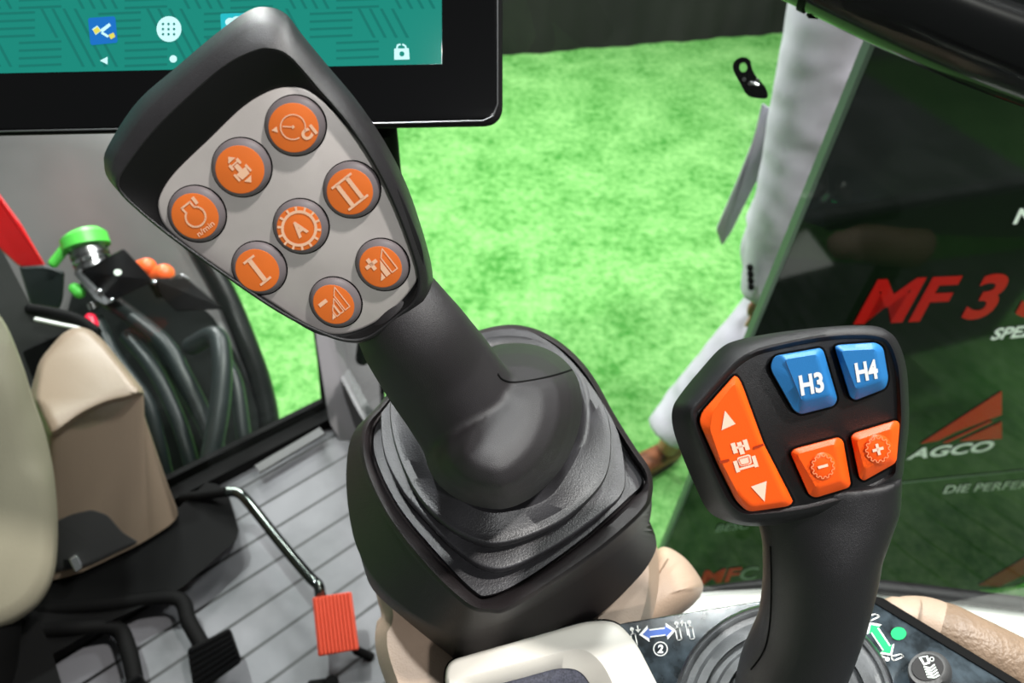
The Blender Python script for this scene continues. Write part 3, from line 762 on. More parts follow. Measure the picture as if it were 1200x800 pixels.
Rd = catmull([(447, 478), (415, 508), (406, 550), (410, 604), (424, 657), (438, 692), (479, 729), (523, 764), (548, 780), (600, 768), (688, 730), (745, 680), (767, 648), (768, 628), (756, 596), (742, 535), (718, 492), (688, 442), (654, 408), (617, 390), (578, 390), (520, 408), (475, 444)], 6)
hc = (590, 570)
rim_z = 1.832
loft('housing', [(inset(Rd, 6), zz, 1.742), (Rd, zz, 1.747), (Rc, zz, 1.79), (inset(Rb, -1.5), zz, 1.822), (Rb, zz, rim_z), (inset(Rb, 4), zz, rim_z + .0022), (inset(Ra, -2), zz, rim_z + .0010), (inset(Ra, 1), zz, rim_z - .003), (inset(Ra, 3), zz, rim_z - .012), (inset(Ra, 12), zz, rim_z - .014)], 'housing', t, hc, 200, smooth=45)
R2 = catmull([(452, 476), (446, 492), (451, 536), (473, 580), (501, 613), (534, 646), (567, 667), (600, 667), (655, 640), (710, 601), (730, 580), (733, 556), (727, 515), (712, 480), (682, 436), (650, 404), (617, 388), (570, 388), (500, 420)], 6)
R3 = catmull([(470, 455), (457, 472), (462, 519), (484, 574), (517, 613), (561, 637), (600, 637), (655, 615), (693, 585), (713, 552), (716, 505), (705, 470), (680, 436), (648, 404), (612, 385), (562, 390), (510, 415)], 6)
R4 = catmull([(500, 470), (492, 497), (500, 541), (527, 575), (560, 597), (592, 600), (640, 585), (668, 550), (686, 510), (688, 470), (678, 440), (650, 412), (610, 398), (565, 402), (525, 430)], 6)
hz1, hz2, hz3, hz4 = 1.825, 1.838, 1.850, 1.858
def bring(o, z): return [zz.at(x, y, z) for x, y in polar(o, hc, 220)]
def shrink(r, k, dz):
    m = sum(r, Vector()) / len(r); return [Vector((m.x + (p.x - m.x) * k, m.y + (p.y - m.y) * k, p.z + dz)) for p in r]
def up4(o, k=4): return [(x, y - k * max(0, min(1, (y - 470) / 120))) for x, y in o]
rr_ = [bring(inset(Ra, 5), hz1 - .004), bring(inset(Ra, 7), hz1)]
for R_, z_ in ((up4(R2), hz2), (up4(R3), hz3)):
    top_ = bring(R_, z_)
    zt = rr_[-1][0].z
    rr_ += [shrink(top_, .955, (zt + .0005) - z_), shrink(top_, .955, -.0062), shrink(top_, .985, -.0052), shrink(top_, .998, -.0044), shrink(top_, 1.0, -.0034), shrink(top_, 1.0, -.0010), bring(inset(R_, 1.0), z_ - .0002), bring(inset(R_, 3), z_), bring(inset(R_, 10), z_ + .0004)]
rr_ += [bring(inset(R4, -4), hz4 - .001), bring(R4, hz4), bring(inset(R4, 5), hz4 - .0008), bring(inset(R4, 12), hz4 - .004), bring(inset(R4, 22), hz4 - .010)]
mesh_obj('bellows', *ringmesh(rr_), 'rubber', t, 42)

# ------------------------------------------------------------------ beige console beneath
t = thing('armrest_console', Vector((.02, .2, FZ)), 'beige moulded console carrying the black lever housing', 'console')
C1 = catmull([(440, 690), (447, 722), (440, 738), (441, 765), (452, 800), (475, 850), (560, 860), (700, 800), (760, 740), (770, 640), (700, 560), (560, 500), (450, 540), (436, 620)], 6)
C2 = catmull([(452, 690), (458, 722), (453, 740), (455, 768), (468, 800), (490, 850), (560, 860), (700, 800), (745, 740), (750, 640), (690, 570), (560, 520), (470, 560), (450, 620)], 6)
cc = (600, 680)
r1 = [zz.at(x, y, 1.62) for x, y in polar(inset(C1, 12), cc, 160)]; m0 = sum(r1, Vector()) / 160
low_ = [Vector((m0.x + (p.x - m0.x) * .8, m0.y + (p.y - m0.y) * .8, FZ)) for p in r1]
rr_ = [low_, [Vector((m0.x + (p.x - m0.x) * .92, m0.y + (p.y - m0.y) * .92, 1.45)) for p in r1]] + [[zz.at(x, y, z_) for x, y in polar(o_, cc, 160)] for o_, z_ in ((C1, 1.62), (inset(C1, 2), 1.70), (inset(C1, 14), 1.735), (inset(C1, 40), 1.738))]
mesh_obj('console_body', *ringmesh(rr_), 'beige', t, 50)
B1 = catmull([(690, 735), (720, 700), (745, 668), (768, 645), (782, 641), (803, 654), (820, 676), (824, 690), (815, 706), (795, 722), (760, 745), (715, 760)], 6)
loft('padded_corner', [(inset(B1, 20), zz, 1.50), (inset(B1, 5), zz, 1.56), (B1, zz, 1.62), (inset(B1, 3), zz, 1.655), (inset(B1, 12), zz, 1.68), (inset(B1, 28), zz, 1.69)], 'beige', t, (755, 700), 120, smooth=60)
loft('side_bulge', [(o_, zz, z) for o_, z in [(inset(catmull([(447, 722), (440, 738), (442, 765), (455, 800), (470, 850), (520, 860), (520, 740), (480, 715)], 6), 8), 1.55), (catmull([(447, 722), (440, 738), (442, 765), (455, 800), (470, 850), (520, 860), (520, 740), (480, 715)], 6), 1.60), (inset(catmull([(447, 722), (440, 738), (442, 765), (455, 800), (470, 850), (520, 860), (520, 740), (480, 715)], 6), 5), 1.64), (inset(catmull([(447, 722), (440, 738), (442, 765), (455, 800), (470, 850), (520, 860), (520, 740), (480, 715)], 6), 18), 1.66)]], 'beige', t, (490, 790), 90, smooth=60)

# ------------------------------------------------------------------ control panel
PZ = 1.762
t = thing('control_panel', Vector(Z(PZ - .02).at(900, 860)), 'dark shiny scratched control panel with arrow symbols around the joystick', 'panel')
pan = rnd([(690, 740), (735, 729), (892, 704), (1024, 702), (1180, 797), (1260, 850), (1200, 960), (760, 960), (700, 800)], [2, 4, 4, 6, 4, 4, 4, 4, 4])
plate_o = prism('panel_plate', pan, Z(PZ), -.02, 0, 'panel', t, 1.5, .0008)
prism('panel_rim', rnd([(1022, 698), (1034, 700), (1190, 795), (1270, 848), (1255, 856), (1180, 800), (1024, 706)], 3), Z(PZ), -.02, .001, 'black_matte', t, 1, .0006)
pf = lambda x, y: Z(PZ + .0005).at(x, y)
pf2 = lambda x, y: Z(PZ + .0008).at(x, y)
def darrow(a, b, w, hw, hl):
    a = np.array(a, float); b = np.array(b, float); d = (b - a) / np.linalg.norm(b - a); n_ = np.array([-d[1], d[0]])
    return [tuple(p) for p in (a, a + d * hl + n_ * hw, a + d * hl + n_ * w, b - d * hl + n_ * w, b - d * hl + n_ * hw, b, b - d * hl - n_ * hw, b - d * hl - n_ * w, a + d * hl - n_ * w, a + d * hl - n_ * hw)]
flat('arrow_outline', [darrow((749, 743.5), (792, 738), 4.8, 9.8, 11)], pf, 'white_print', plate_o)
flat('arrow_symbol', [darrow((753, 743), (788, 738.5), 3.2, 6.5, 8.5)], pf2, 'panel_blue', plate_o)
flat('number_ring', strip(circ(774, 760, 8, 24), 1.3, True), pf, 'white_print', plate_o)
text('number', '2', pf, (770.5, 764.5), (6.5, 0), (1, -9), 'white_print', plate_o, .04)
def cyl_sym(cx, cy):
    return strip(rnd([(cx - 3, cy - 5), (cx + 2, cy - 6), (cx + 5, cy + 8), (cx, cy + 9)], 1.5, 3), 1.3, True) + strip([(cx - .5, cy - 6), (cx - 1.5, cy - 11)], 1.5) + [ell(cx - 1.5, cy - 11, 2.4, n=10)]
flat('implement_symbol', cyl_sym(742, 748) + strip([(747, 733), (748, 739)], 1.3) + [[(744.5, 737.5), (751, 737), (748, 741)]], pf, 'white_print', plate_o)
flat('implement_symbol', cyl_sym(794, 741) + strip([(799, 733), (800, 728)], 1.3) + [[(796.5, 730.5), (802.5, 730), (799, 726.5)]], pf, 'white_print', plate_o)
flat('implement_symbol', cyl_sym(809, 740) + strip([(803, 729), (806, 744)], 1.2), pf, 'white_print', plate_o)
flat('arrow_outline', [darrow((1019, 729), (1045, 768), 5.5, 10.5, 10)], pf, 'white_print', plate_o)
flat('arrow_symbol', [darrow((1020.5, 731.5), (1043.5, 765.5), 4, 8, 8)], pf2, 'panel_green', plate_o)
flat('green_dot', [ell(1053, 742, 9, 7.5)], pf, 'panel_green', plate_o)
flat('implement_symbol', strip(rnd([(1016, 722), (1026, 719), (1031, 722), (1020, 727)], 2, 3), 1.5, True), pf, 'white_print', plate_o)
flat('implement_symbol', strip(rnd([(1044, 769), (1056, 766), (1059, 769), (1047, 774)], 2, 3), 1.5, True) + [ell(1040, 772, 2.6, n=10)] + strip([(1033, 768), (1037, 770)], 1.4), pf, 'white_print', plate_o)

# knob
kb = thing('rotary_knob', Z(PZ).at(1088, 792), 'small round grey knob with a spring symbol on the right of the panel', 'knob')
KP = Z(PZ)
loft('ring', [(ell(1090, 789, 26, 24), KP, 0), (ell(1089, 786, 25.5, 23.5), KP, .006), (ell(1088, 783.5, 23.5, 20.5), KP, .0105), (ell(1087, 782, 19.5, 16.5), KP, .011)], 'dark_grey', kb, (1088, 785), 64, smooth=50)
kd = loft('cap', [(ell(1087, 782, 19, 16), KP, .0105), (ell(1087, 782, 18.5, 15.5), KP, .0118)], 'bezel_black', kb, (1087, 782), 48)
kf = lambda x, y: KP.at(x, y, .0121)
sy = strip([(1078, 770), (1086, 768.5)], 1) + strip([(1078, 770), (1083, 778), (1089, 776), (1086, 768.5)], 2.2)
for k in range(5): sy += strip([(1083 + k * 1.0, 781 + k * 3), (1090 + k * 1.4, 782.5 + k * 2.8), (1095 + k * 1.4, 778.5 + k * 3)], 1.5)
flat('symbol', sy, kf, 'dark_grey' if False else 'board_pale', kd)
sy2 = strip(circ(1092, 772, 2.3, 12), 1, True)
flat('symbol', sy2, kf, 'board_pale', kd)

# ------------------------------------------------------------------ display in white frame
t = thing('display_unit', Z(PZ).at(650, 800), 'cream white framed display at the bottom edge below the lever housing', 'display')
fo = rnd([(522, 775), (690, 727), (722, 727), (745, 752), (800, 860), (795, 960), (520, 960)], [16, 22, 18, 14, 10, 10, 10], 8)
fi = rnd([(534, 799), (640, 771), (682, 761), (702, 776), (716, 802), (742, 940), (534, 940)], [8, 18, 14, 12, 10, 10, 10], 8)
fi2 = rnd([(556, 808), (605, 796), (655, 782), (680, 784), (695, 806), (716, 935), (556, 935)], [8, 18, 14, 12, 10, 10, 10], 8)
ZP = Z(PZ)
loft('frame', [(fo, ZP, -.02), (fo, ZP, .012), (inset(fo, 1.5), ZP, .0145), (inset(fo, 5), ZP, .016), (inset(fi, -3), ZP, .016), (fi, ZP, .0148), (fi2, ZP, .004), (inset(fi2, 2), ZP, -.02)], 'cream', t, (640, 860), 200, smooth=40, closed=True)
prism('display_glass', inset(fi2, -2), ZP, -.015, .003, 'display', t, 1, .0005)
loft('gasket', [(inset(fo, -1.5), ZP, -.02), (inset(fo, -2), ZP, -.006), (inset(fo, 3), ZP, -.005)], 'black_matte', t, (640, 860), 160)

# ------------------------------------------------------------------ joystick
t = thing('joystick', Z(PZ).at(915, 830), 'black joystick with orange and blue buttons marked H3 and H4', 'joystick')
JN = (-F + R * .2 - U * .3).normalized()
JP = Plane(P(930, 500, .31), JN)
jo = catmull([(788, 479), (789, 503), (800, 535), (815, 570), (829, 597), (847, 609), (878, 616), (920, 614), (980, 606), (1038, 584), (1053, 560), (1060, 530), (1064, 470), (1060, 436), (1054, 405), (1036, 385), (1005, 381), (956, 384), (900, 391), (862, 399), (843, 409), (820, 434), (798, 461)], 6)
jf = catmull([(811, 482), (815, 503), (828, 535), (844, 572), (856, 592), (872, 603), (900, 603), (950, 596), (1005, 580), (1046, 560), (1052, 540), (1057, 500), (1057, 468), (1054, 430), (1044, 402), (1030, 393), (1000, 391), (960, 394), (914, 403), (885, 411), (863, 424), (840, 448), (818, 473)], 6)
jc = (935, 495)
loft('head_shell', [(inset(jo, 30), JP, -.036), (inset(jo, 9), JP, -.033), (inset(jo, 1), JP, -.025), (jo, JP, -.015), (inset(jf, -8), JP, -.002), (inset(jf, -1.5), JP, .0012), (inset(jf, 1.5), JP, .0015), (inset(jf, 6), JP, -.0006), (inset(jf, 8), JP, -.001)], 'joy_black', t, jc, 200, smooth=50)
fcp = prism('face_plate', inset(jf, 6), JP, -.003, -.0004, 'joy_face', t, 1, .0003)
rk = catmull([(861, 439), (866, 442), (870, 452), (882, 485), (895, 519), (912, 555), (928, 583), (929, 588), (922, 593), (900, 596), (878, 599), (868, 594), (858, 575), (842, 545), (828, 510), (820, 495), (822, 485), (842, 460)], 4)
rk = rnd([(862, 438), (869, 449), (895, 520), (930, 588), (924, 593), (876, 600), (862, 586), (842, 546), (819, 494), (823, 482), (845, 457)], [5, 3, 3, 3, 5, 8, 6, 4, 6, 4, 4], 5)
def btn(name, out, h, m, par, tops=None, bev=3):
    flat('button_gap', [inset(out, -2.6)], lambda a, b: JP.at(a, b, -.0002), 'black_matte', par)
    c_ = cen(out)
    tp = tops or inset(out, bev + 3)
    return loft(name, [(out, JP, -.001), (out, JP, h * .45), (inset(out, .8), JP, h * .6), (inset(tp, -1), JP, h * .93), (tp, JP, h), (inset(tp, 4), JP, h)], m, par, c_, 140, smooth=40)
rt_ = rnd([(862, 448), (891, 521), (922, 587), (880, 593), (866, 580), (845, 540), (832, 503), (835, 483), (850, 462)], 4, 4)
b1 = btn('rocker_button', rk, .0045, 'orange', t, rt_)
f1 = lambda x, y: JP.at(x, y, .0045 + .0003)
flat('arrow_symbol', [[(845.5, 504), (849.5, 481), (862, 496.5)]], f1, 'peach_print', b1)
flat('arrow_symbol', [[(880, 570), (898.5, 563.5), (896, 587.5)]], f1, 'peach_print', b1)
T = aff((871, 534), (1, -.28), (.32, 1))
flat('tractor_symbol', [T(p) for p in ([(-7.5, -5), (-3.5, -5), (-3.5, 3.5), (-7.5, 3.5)] and [
    [(-2.6, -16), (2.6, -16), (2.6, -2), (-2.6, -2)], [(-9.5, -17), (-4.5, -17), (-4.5, -5), (-9.5, -5)], [(4.5, -17), (9.5, -17), (9.5, -5), (4.5, -5)], [(-5, -12), (5, -12), (5, -9.5), (-5, -9.5)],
    rnd([(-8, 0), (8, 0), (7, 11), (-7, 11)], 3, 4), [(-13, 3), (-8.6, 3), (-8.6, 16), (-13, 16)], [(8.6, 3), (13, 3), (13, 16), (8.6, 16)], [(-9, 12), (9, 12), (9, 14.5), (-9, 14.5)]])], f1, 'peach_print', b1)
flat('symbol_outline', [q for q in strip(T(rnd([(-6, 2), (6, 2), (5.2, 9.5), (-5.2, 9.5)], 2, 3)), .8, True)], lambda x, y: JP.at(x, y, .0051), 'orange', b1)
for (x, y, x2, y2) in ((844, 541.5, 854, 539), (884, 524.5, 894, 521)):
    flat('notch', strip([(x, y), (x2, y2)], 3), lambda a, b: JP.at(a, b, .0050), mat('notch_orange', (170, 50, 8), .5) if 'notch' not in M else M['notch'], b1)
h3 = rnd([(903, 428), (907, 417), (961, 407.5), (965, 411), (981.5, 468), (977, 475.5), (938, 485.5), (930, 481), (904, 435)], [4, 6, 3, 3, 5, 4, 5, 5, 3], 5)
h3t = rnd([(918, 428), (921, 421), (957, 415), (972, 465), (943, 471), (934, 463)], 4, 4)
h3t = rnd([(920, 421), (957, 415), (973, 463), (940, 470)], 4, 5)
b2 = btn('blue_button', h3, .0055, 'blue', t, h3t)
h4 = rnd([(978, 406), (982, 404), (1026, 401), (1035, 407), (1041, 443), (1038, 455), (1002, 469), (996, 465)], [3, 3, 6, 5, 4, 6, 5, 3], 5)
h4t = rnd([(986, 411), (1026, 409), (1034, 446), (1003, 456)], 4, 5)
b3 = btn('blue_button', h4, .0055, 'blue', t, h4t)
f2 = lambda x, y: JP.at(x, y, .0055 + .0003)
text('marking', 'H3', f2, (939, 462.5), (27.5, -5), (-3.2, -21.5), 'white_print', b2, .035)
text('marking', 'H4', f2, (1004.5, 447), (25.5, -5), (-3.2, -20.5), 'white_print', b3, .035)
mi = rnd([(926, 530), (931, 525.5), (982, 512), (988, 516), (997, 567), (994, 571.5), (956, 583), (948, 580)], [4, 3, 3, 4, 4, 3, 5, 5], 5)
mit = rnd([(934, 532), (979, 520), (987, 563), (957, 572)], 4, 5)
b4 = btn('orange_button', mi, .005, 'orange', t, mit)
pl_ = rnd([(997, 511), (1001, 507), (1050, 492), (1054.5, 496), (1050.5, 542), (1012, 563.5), (1007, 560)], [4, 3, 3, 3, 6, 5, 4], 5)
plt = rnd([(1004, 516), (1045, 502), (1043, 534), (1013, 550)], 4, 5)
b5 = btn('orange_button', pl_, .005, 'orange', t, plt)
for (cx, cy, s, b_) in ((964.5, 546.5, 13.5, b4), (1029, 526.5, 14.5, b5)):
    dm = loft('raised_centre', [(ell(cx, cy, s + 3, s + 4), JP, .0046), (ell(cx, cy, s + 1, s + 2), JP, .0054), (ell(cx, cy, s - 4, s - 3), JP, .0060)], 'orange', b_, (cx, cy), 48, smooth=60)
    f3 = lambda x, y: JP.at(x, y, .0064)
    g = []
    for k in range(13):
        a0 = 360 / 13 * k; q = [(s * .84, a0), (s, a0 + 4), (s, a0 + 13), (s * .84, a0 + 17), (s * .84, a0 + 27.7)]
        g += strip([(cx + r * math.cos(math.radians(a_)), cy + r * math.sin(math.radians(a_)) * 1.05) for r, a_ in q], .9)
    flat('gear_symbol', g, f3, 'faint_print', b_)
    if b_ is b4: flat('minus_symbol', strip([(cx - 5, cy + 1.2), (cx + 5, cy - 1.6)], 3.2), f3, 'peach_print', b_)
    else: flat('plus_symbol', strip([(cx - 5.5, cy + 1.4), (cx + 5.5, cy - 1.6)], 3.4) + strip([(cx - 1.5, cy - 5.8), (cx + 1.7, cy + 5.6)], 3.4), f3, 'peach_print', b_)
# grip
jp = [(962, 555, dep(JP, 962, 555) + .030, 84, 58), (964, 590, dep(JP, 964, 590) + .027, 80, 58), (962, 640, .356, 65, 62), (957, 690, .364, 60, 62), (946, 740, .375, 56, 62), (926, 790, .386, 57, 60), (914, 840, .40, 55, 56)]
pth = densify([P(x, y, d) for x, y, d, a_, b_ in jp], 8)
# rings built facing the camera axis: side radius first
T_ = []; rings = []
ra = lerp_list([pxr(a_, d) for x, y, d, a_, b_ in jp], len(pth)); rb = lerp_list([pxr(b_, d) for x, y, d, a_, b_ in jp], len(pth))
for i, p in enumerate(pth):
    tt = (pth[min(i + 1, len(pth) - 1)] - pth[max(i - 1, 0)]).normalized()
    side = tt.cross((p - CAM).normalized()).normalized(); fr = side.cross(tt).normalized()
    rings.append([p + side * (ra[i] * math.cos(2 * math.pi * k / 48)) + fr * (rb[i] * math.sin(2 * math.pi * k / 48)) for k in range(48)])
g_st = ringmesh(rings)
grip = remesh('grip', [g_st], .0018, 'joy_black', t, 6)
tr = bvh(grip)
sm_ = [on(tr, x, y, .0001) for x, y in [tuple(p) for p in open_catmull([(903, 640), (904, 680), (903, 720), (899, 750), (892, 768), (880, 784)], 6)]]
sm_ = [p for p in sm_ if p is not None]
if len(sm_) > 2: tube('seam', sm_, .0005, 'black_matte', grip, 8)
# gaiter
gc = (920, 830); G = lambda rx, ry, dx=0, dy=0: ell(920 + dx, 830 + dy, rx, ry, n=64)
loft('gaiter', [(G(129, 123), ZP, 0), (G(128, 122), ZP, .003), (G(125, 119), ZP, .0045), (G(122, 116), ZP, .0035), (G(120, 113), ZP, .001), (G(112, 106), ZP, .001), (G(108, 101), ZP, .007), (G(98, 92), ZP, .009), (G(96, 89, 0, -1), ZP, .005), (G(86, 80, 0, -2), ZP, .006), (G(82, 76, 0, -3), ZP, .013), (G(72, 66, 0, -4), ZP, .015), (G(70, 63, 0, -5), ZP, .011), (G(62, 56, 0, -6), ZP, .014), (G(50, 44, 0, -6), ZP, .02)], 'gaiter', t, gc, 120, smooth=45)
loft('gaiter_ring', [(G(131, 125), ZP, 0), (G(130.5, 124.5), ZP, .0035), (G(128, 122), ZP, .0048), (G(126, 120), ZP, .0035), (G(126, 120), ZP, 0)], 'steel', t, gc, 120, closed=True)

# ------------------------------------------------------------------ arm pad on the right
t = thing('arm_pad', P(1150, 760, .47), 'beige grained tubular arm pad running off the lower right corner', 'armrest')
def pad(name, pts, m, rounded):
    p = densify([P(x, y, d) for x, y, d, r in pts], 8); rr = lerp_list([pxr(r, d) for x, y, d, r in pts], len(p))
    return tube(name, p, rr, m, t, 36, rounded=rounded, smooth=60)
pad('pad_end', [(1052, 722, .50, 22), (1068, 727, .50, 29), (1090, 735, .495, 34), (1120, 752, .49, 37)], 'beige', True)
pad('pad', [(1110, 744, .49, 36.5), (1150, 767, .485, 40), (1210, 800, .48, 43), (1300, 850, .47, 46)], 'beige_tex', True)

q = P(1200, 800, .5); tube('support', [q, Vector((q.x, q.y, FZ))], .02, 'black_matte', t, 20)
# ------------------------------------------------------------------ orange pedal
t = thing('orange_pedal', ZF.at(400, 770), 'orange ribbed foot pedal on a bent chrome rod above the grey mat', 'pedal')
pedp = Plane(P(395, 732, 1.07), (0, -.35, .95))
ped = rnd([(366, 700), (412, 693), (421, 761), (373, 769)], 3)
prism('pedal_pad', ped, pedp, -.012, 0, 'pedal_orange', t, 1.5, .002)
rg = []
for k in range(10):
    u = (k + .5) / 10
    a_ = (368 + u * 43, 700.5 - u * 6.2); b_ = (375 + u * 44.5, 767 - u * 7)
    rg.append(tube_geo([pedp.at(*a_, .0015), pedp.at(*b_, .0015)], .0027, 8))
mesh_obj('ribs', *merge(rg), 'pedal_orange', bpy.data.objects['pedal_pad'], 60)
rod = [P(x, y, d) for x, y, d in [(266, 576, 1.22), (278, 577, 1.22), (290, 587, 1.205), (330, 637, 1.15), (362, 675, 1.11), (373, 686, 1.10), (376, 698, 1.10), (384, 712, 1.105)]]
tube('rod', open_catmull(rod, 5), .0088, 'dark_chrome', t, 20)
tube('rod_mount', [P(266, 576, 1.22), P(214, 583, 1.24)], .009, 'black_matte', t, 14)
tube('stand_rod', [pedp.at(400, 740, -.012), P(418, 762, 1.10), ZF.at(436, 770)], .007, 'black_matte', t, 12)

# ------------------------------------------------------------------ black pedals
def blk_pedal(out, d, nrm, arm, label):
    t = thing('foot_pedal', P(out[0][0], out[0][1] + 40, d), label, 'pedal')
    q = Plane(P(out[0][0], out[0][1], d), nrm)
    pdl = prism('pedal_pad', rnd(out, 6), q, -.012, 0, 'black_matte', t, 2, .002)
    rg = []
    for k in range(7):
        u = (k + .7) / 7.6
        lerp = lambda a, b: (a[0] + (b[0] - a[0]) * u, a[1] + (b[1] - a[1]) * u)
        a_ = lerp(out[0], out[3]); b_ = lerp(out[1], out[2])
        a_, b_ = (a_[0] * .96 + b_[0] * .04, a_[1] * .96 + b_[1] * .04), (a_[0] * .04 + b_[0] * .96, a_[1] * .04 + b_[1] * .96)
        rg.append(tube_geo([q.at(*a_, .001), q.at(*b_, .001)], .003, 8))
    mesh_obj('ribs', *merge(rg), 'black_gloss', pdl, 60)
    tube('arm', open_catmull([P(*p) for p in arm], 5), .012, 'black_matte', t, 12)
blk_pedal([(219, 760), (270, 735), (284, 775), (228, 815)], 1.045, (0.1, -.4, .9), [(245, 770, 1.07), (222, 730, 1.09), (205, 700, 1.11), (120, 708, 1.085), (40, 715, 1.085)], 'ribbed black foot pedal left of the orange pedal, on the grey mat')
blk_pedal([(120, 815), (165, 788), (190, 830), (140, 870)], 1.0, (0.1, -.4, .9), [(160, 805, 1.03), (150, 760, 1.06), (135, 735, 1.08), (90, 735, 1.055), (40, 740, 1.055)], 'black foot pedal cut off by the bottom edge, leftmost')
for o in [ob for ob in bpy.data.objects if ob.name.startswith('foot_pedal')]: pass
t = thing('floor_clip', ZF.at(410, 797), 'tiny black clip on the grey mat at the bottom edge below the orange pedal', 'clip')
prism('clip_body', rnd([(382, 793), (389, 790), (396, 792), (398, 804), (382, 806)], 2), ZF, 0, .02, 'black_matte', t, 1, .001)
prism('clip_tab', rnd([(362, 797), (384, 794), (384, 812), (355, 812)], 2), ZF, 0, .008, 'black_matte', t, 1, .001)

# ------------------------------------------------------------------ left: dashboard pieces
dc = thing('steering_column', ZF.at(120, 700), 'beige column cover with a small grey panel and chrome bolt, between the pale seat side and the hoses', 'column')
KP2 = Plane(P(130, 520, 1.12), (-.05, -.5, .86))
zc = 1.366
To = rnd([(40, 470), (46, 425), (74, 392), (90, 384), (106, 388), (122, 402), (169, 461), (152, 466), (125, 472), (95, 486), (60, 512)], [8, 12, 10, 8, 8, 8, 6, 12, 12, 12, 8], 6)
Bo = rnd([(-10, 600), (60, 540), (170, 548), (196, 566), (211, 604), (200, 616), (165, 638), (90, 674), (20, 690)], [14, 14, 14, 10, 8, 8, 14, 14, 14], 6)
rings = []
for o_, z_, c_ in [(Bo, 1.08, (105, 612)), (inset(Bo, 1), 1.12, None), (None, 0, None), (inset(To, -2), zc - .03, None), (inset(To, .5), zc - .012, None), (inset(To, 3), zc - .003, None), (inset(To, 7), zc, None)]:
    if o_ is None: continue
    c_ = (105, 440) if z_ > 1.3 else (105, 612)
    rings.append([zz.at(x, y, z_) for x, y in polar(o_, c_, 160)])
mesh_obj('column_shell', *ringmesh(rings), 'column_beige', dc, 40)
pa, pb_ = zz.at(62, 512, zc), zz.at(166, 464, zc); qa = zz.at(205, 606, 1.1)
nn_ = (pb_ - pa).cross(qa - pa).normalized(); nn_ = nn_ if nn_.y < 0 else -nn_
frontp = Plane(qa, nn_)
ctr_ = bvh(bpy.data.objects['column_shell'])
gp = rnd([(62, 612), (85, 602), (108, 597), (126, 603), (144, 624), (163, 635), (104, 663), (62, 671)], 5, 4)
gpc = (105, 637); rings = []
for k_ in (1.0, .98, .8, .6, .4, .2, .03):
    lift = .0005 if k_ == 1.0 else .0035
    rings.append([on(ctr_, gpc[0] + (x - gpc[0]) * k_, gpc[1] + (y - gpc[1]) * k_, lift, zz.at(x, y, 1.1)) for x, y in gp])
mesh_obj('grey_panel', *ringmesh(rings, False, True), 'dark_grey', dc, 60)
bp0 = on(ctr_, 88, 660, .004)
bq = Plane(bp0, (CAM - bp0).normalized())
prism('bolt_socket', ell(83, 654, 9, 12), bq, -.02, .002, 'black_gloss', dc, 1, .002)
prism('chrome_bolt', rnd([(80, 655), (90, 649), (98, 664), (88, 671)], 3), bq, -.01, .016, 'chrome', dc, 1.5, .003)
fr = thing('side_cushion', ZF.at(20, 790), 'large pale beige rounded seat side at the left edge', 'seat')
sq = Plane(P(10, 560, .92), (.5, -.6, .6))
so = catmull([(-70, 400), (-30, 350), (2, 372), (24, 420), (40, 470), (54, 510), (64, 560), (68, 620), (64, 670), (50, 702), (28, 722), (0, 736), (-60, 750), (-120, 600)], 6)
s2_ = catmull([(-70, 440), (-30, 420), (0, 432), (18, 462), (24, 500), (32, 535), (50, 562), (58, 600), (60, 640), (55, 675), (40, 700), (22, 716), (-4, 728), (-60, 740), (-110, 600)], 6)
loft('cushion', [(inset(so, 12), sq, -.12), (so, sq, -.08), (so, sq, -.03), (inset(so, 3), sq, -.012), (s2_, sq, 0), (inset(s2_, 14), sq, .006)], 'khaki', fr, (-20, 560), 160, smooth=60)
q = sq.at(-20, 690, -.06); tube('seat_post', [q, Vector((q.x, q.y - .1, FZ + .1))], .05, 'black_matte', fr, 24)
# black box and block put in for shade on the floor mat
st = thing('shade_box', ZF.at(90, 740), 'black box put in for the shade on the grey mat under the beige column', 'box')
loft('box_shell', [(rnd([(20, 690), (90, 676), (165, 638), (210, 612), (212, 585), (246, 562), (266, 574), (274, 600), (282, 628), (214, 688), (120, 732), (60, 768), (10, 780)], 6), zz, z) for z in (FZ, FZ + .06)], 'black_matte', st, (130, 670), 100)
loft('dark_block', [(rnd([(-40, 740), (40, 715), (60, 760), (90, 860), (-40, 880)], 8), zz, z) for z in (FZ, FZ + .1)], 'black_matte', st, (20, 800), 80)
# dark frame left of the column
t = thing('dashboard', ZF.at(0, 720), 'dark grey dashboard corner with a rubber seal above the beige column', 'dashboard')
q = Plane(P(40, 400, 1.25), (0, -.8, .5))
loft('frame_panel', [(rnd([(-60, 230), (2, 292), (40, 365), (90, 376), (112, 388), (70, 400), (45, 430), (30, 470), (-60, 480)], 5), q, h) for h in (-.05, 0)], 'dark_grey', t, (0, 400), 120)
loft('dark_gap', [(rnd([(26, 412), (76, 390), (60, 410), (46, 450), (40, 448)], 3), q, h) for h in (0, .006)], 'black_matte', t, (50, 412), 60)
def curve_tube(name, pts, r, m, par, n=14, seg=6): return tube(name, open_catmull([P(*p) for p in pts], seg), r, m, par, n, rounded=True)
curve_tube('seal', [(36, 362, 1.24), (60, 366, 1.24), (90, 374, 1.24), (112, 388, 1.24)], .010, 'black_matte', t)
curve_tube('trim_line', [(42, 374, 1.225), (70, 380, 1.225), (96, 386, 1.225), (112, 396, 1.225)], .0035, 'white', t)

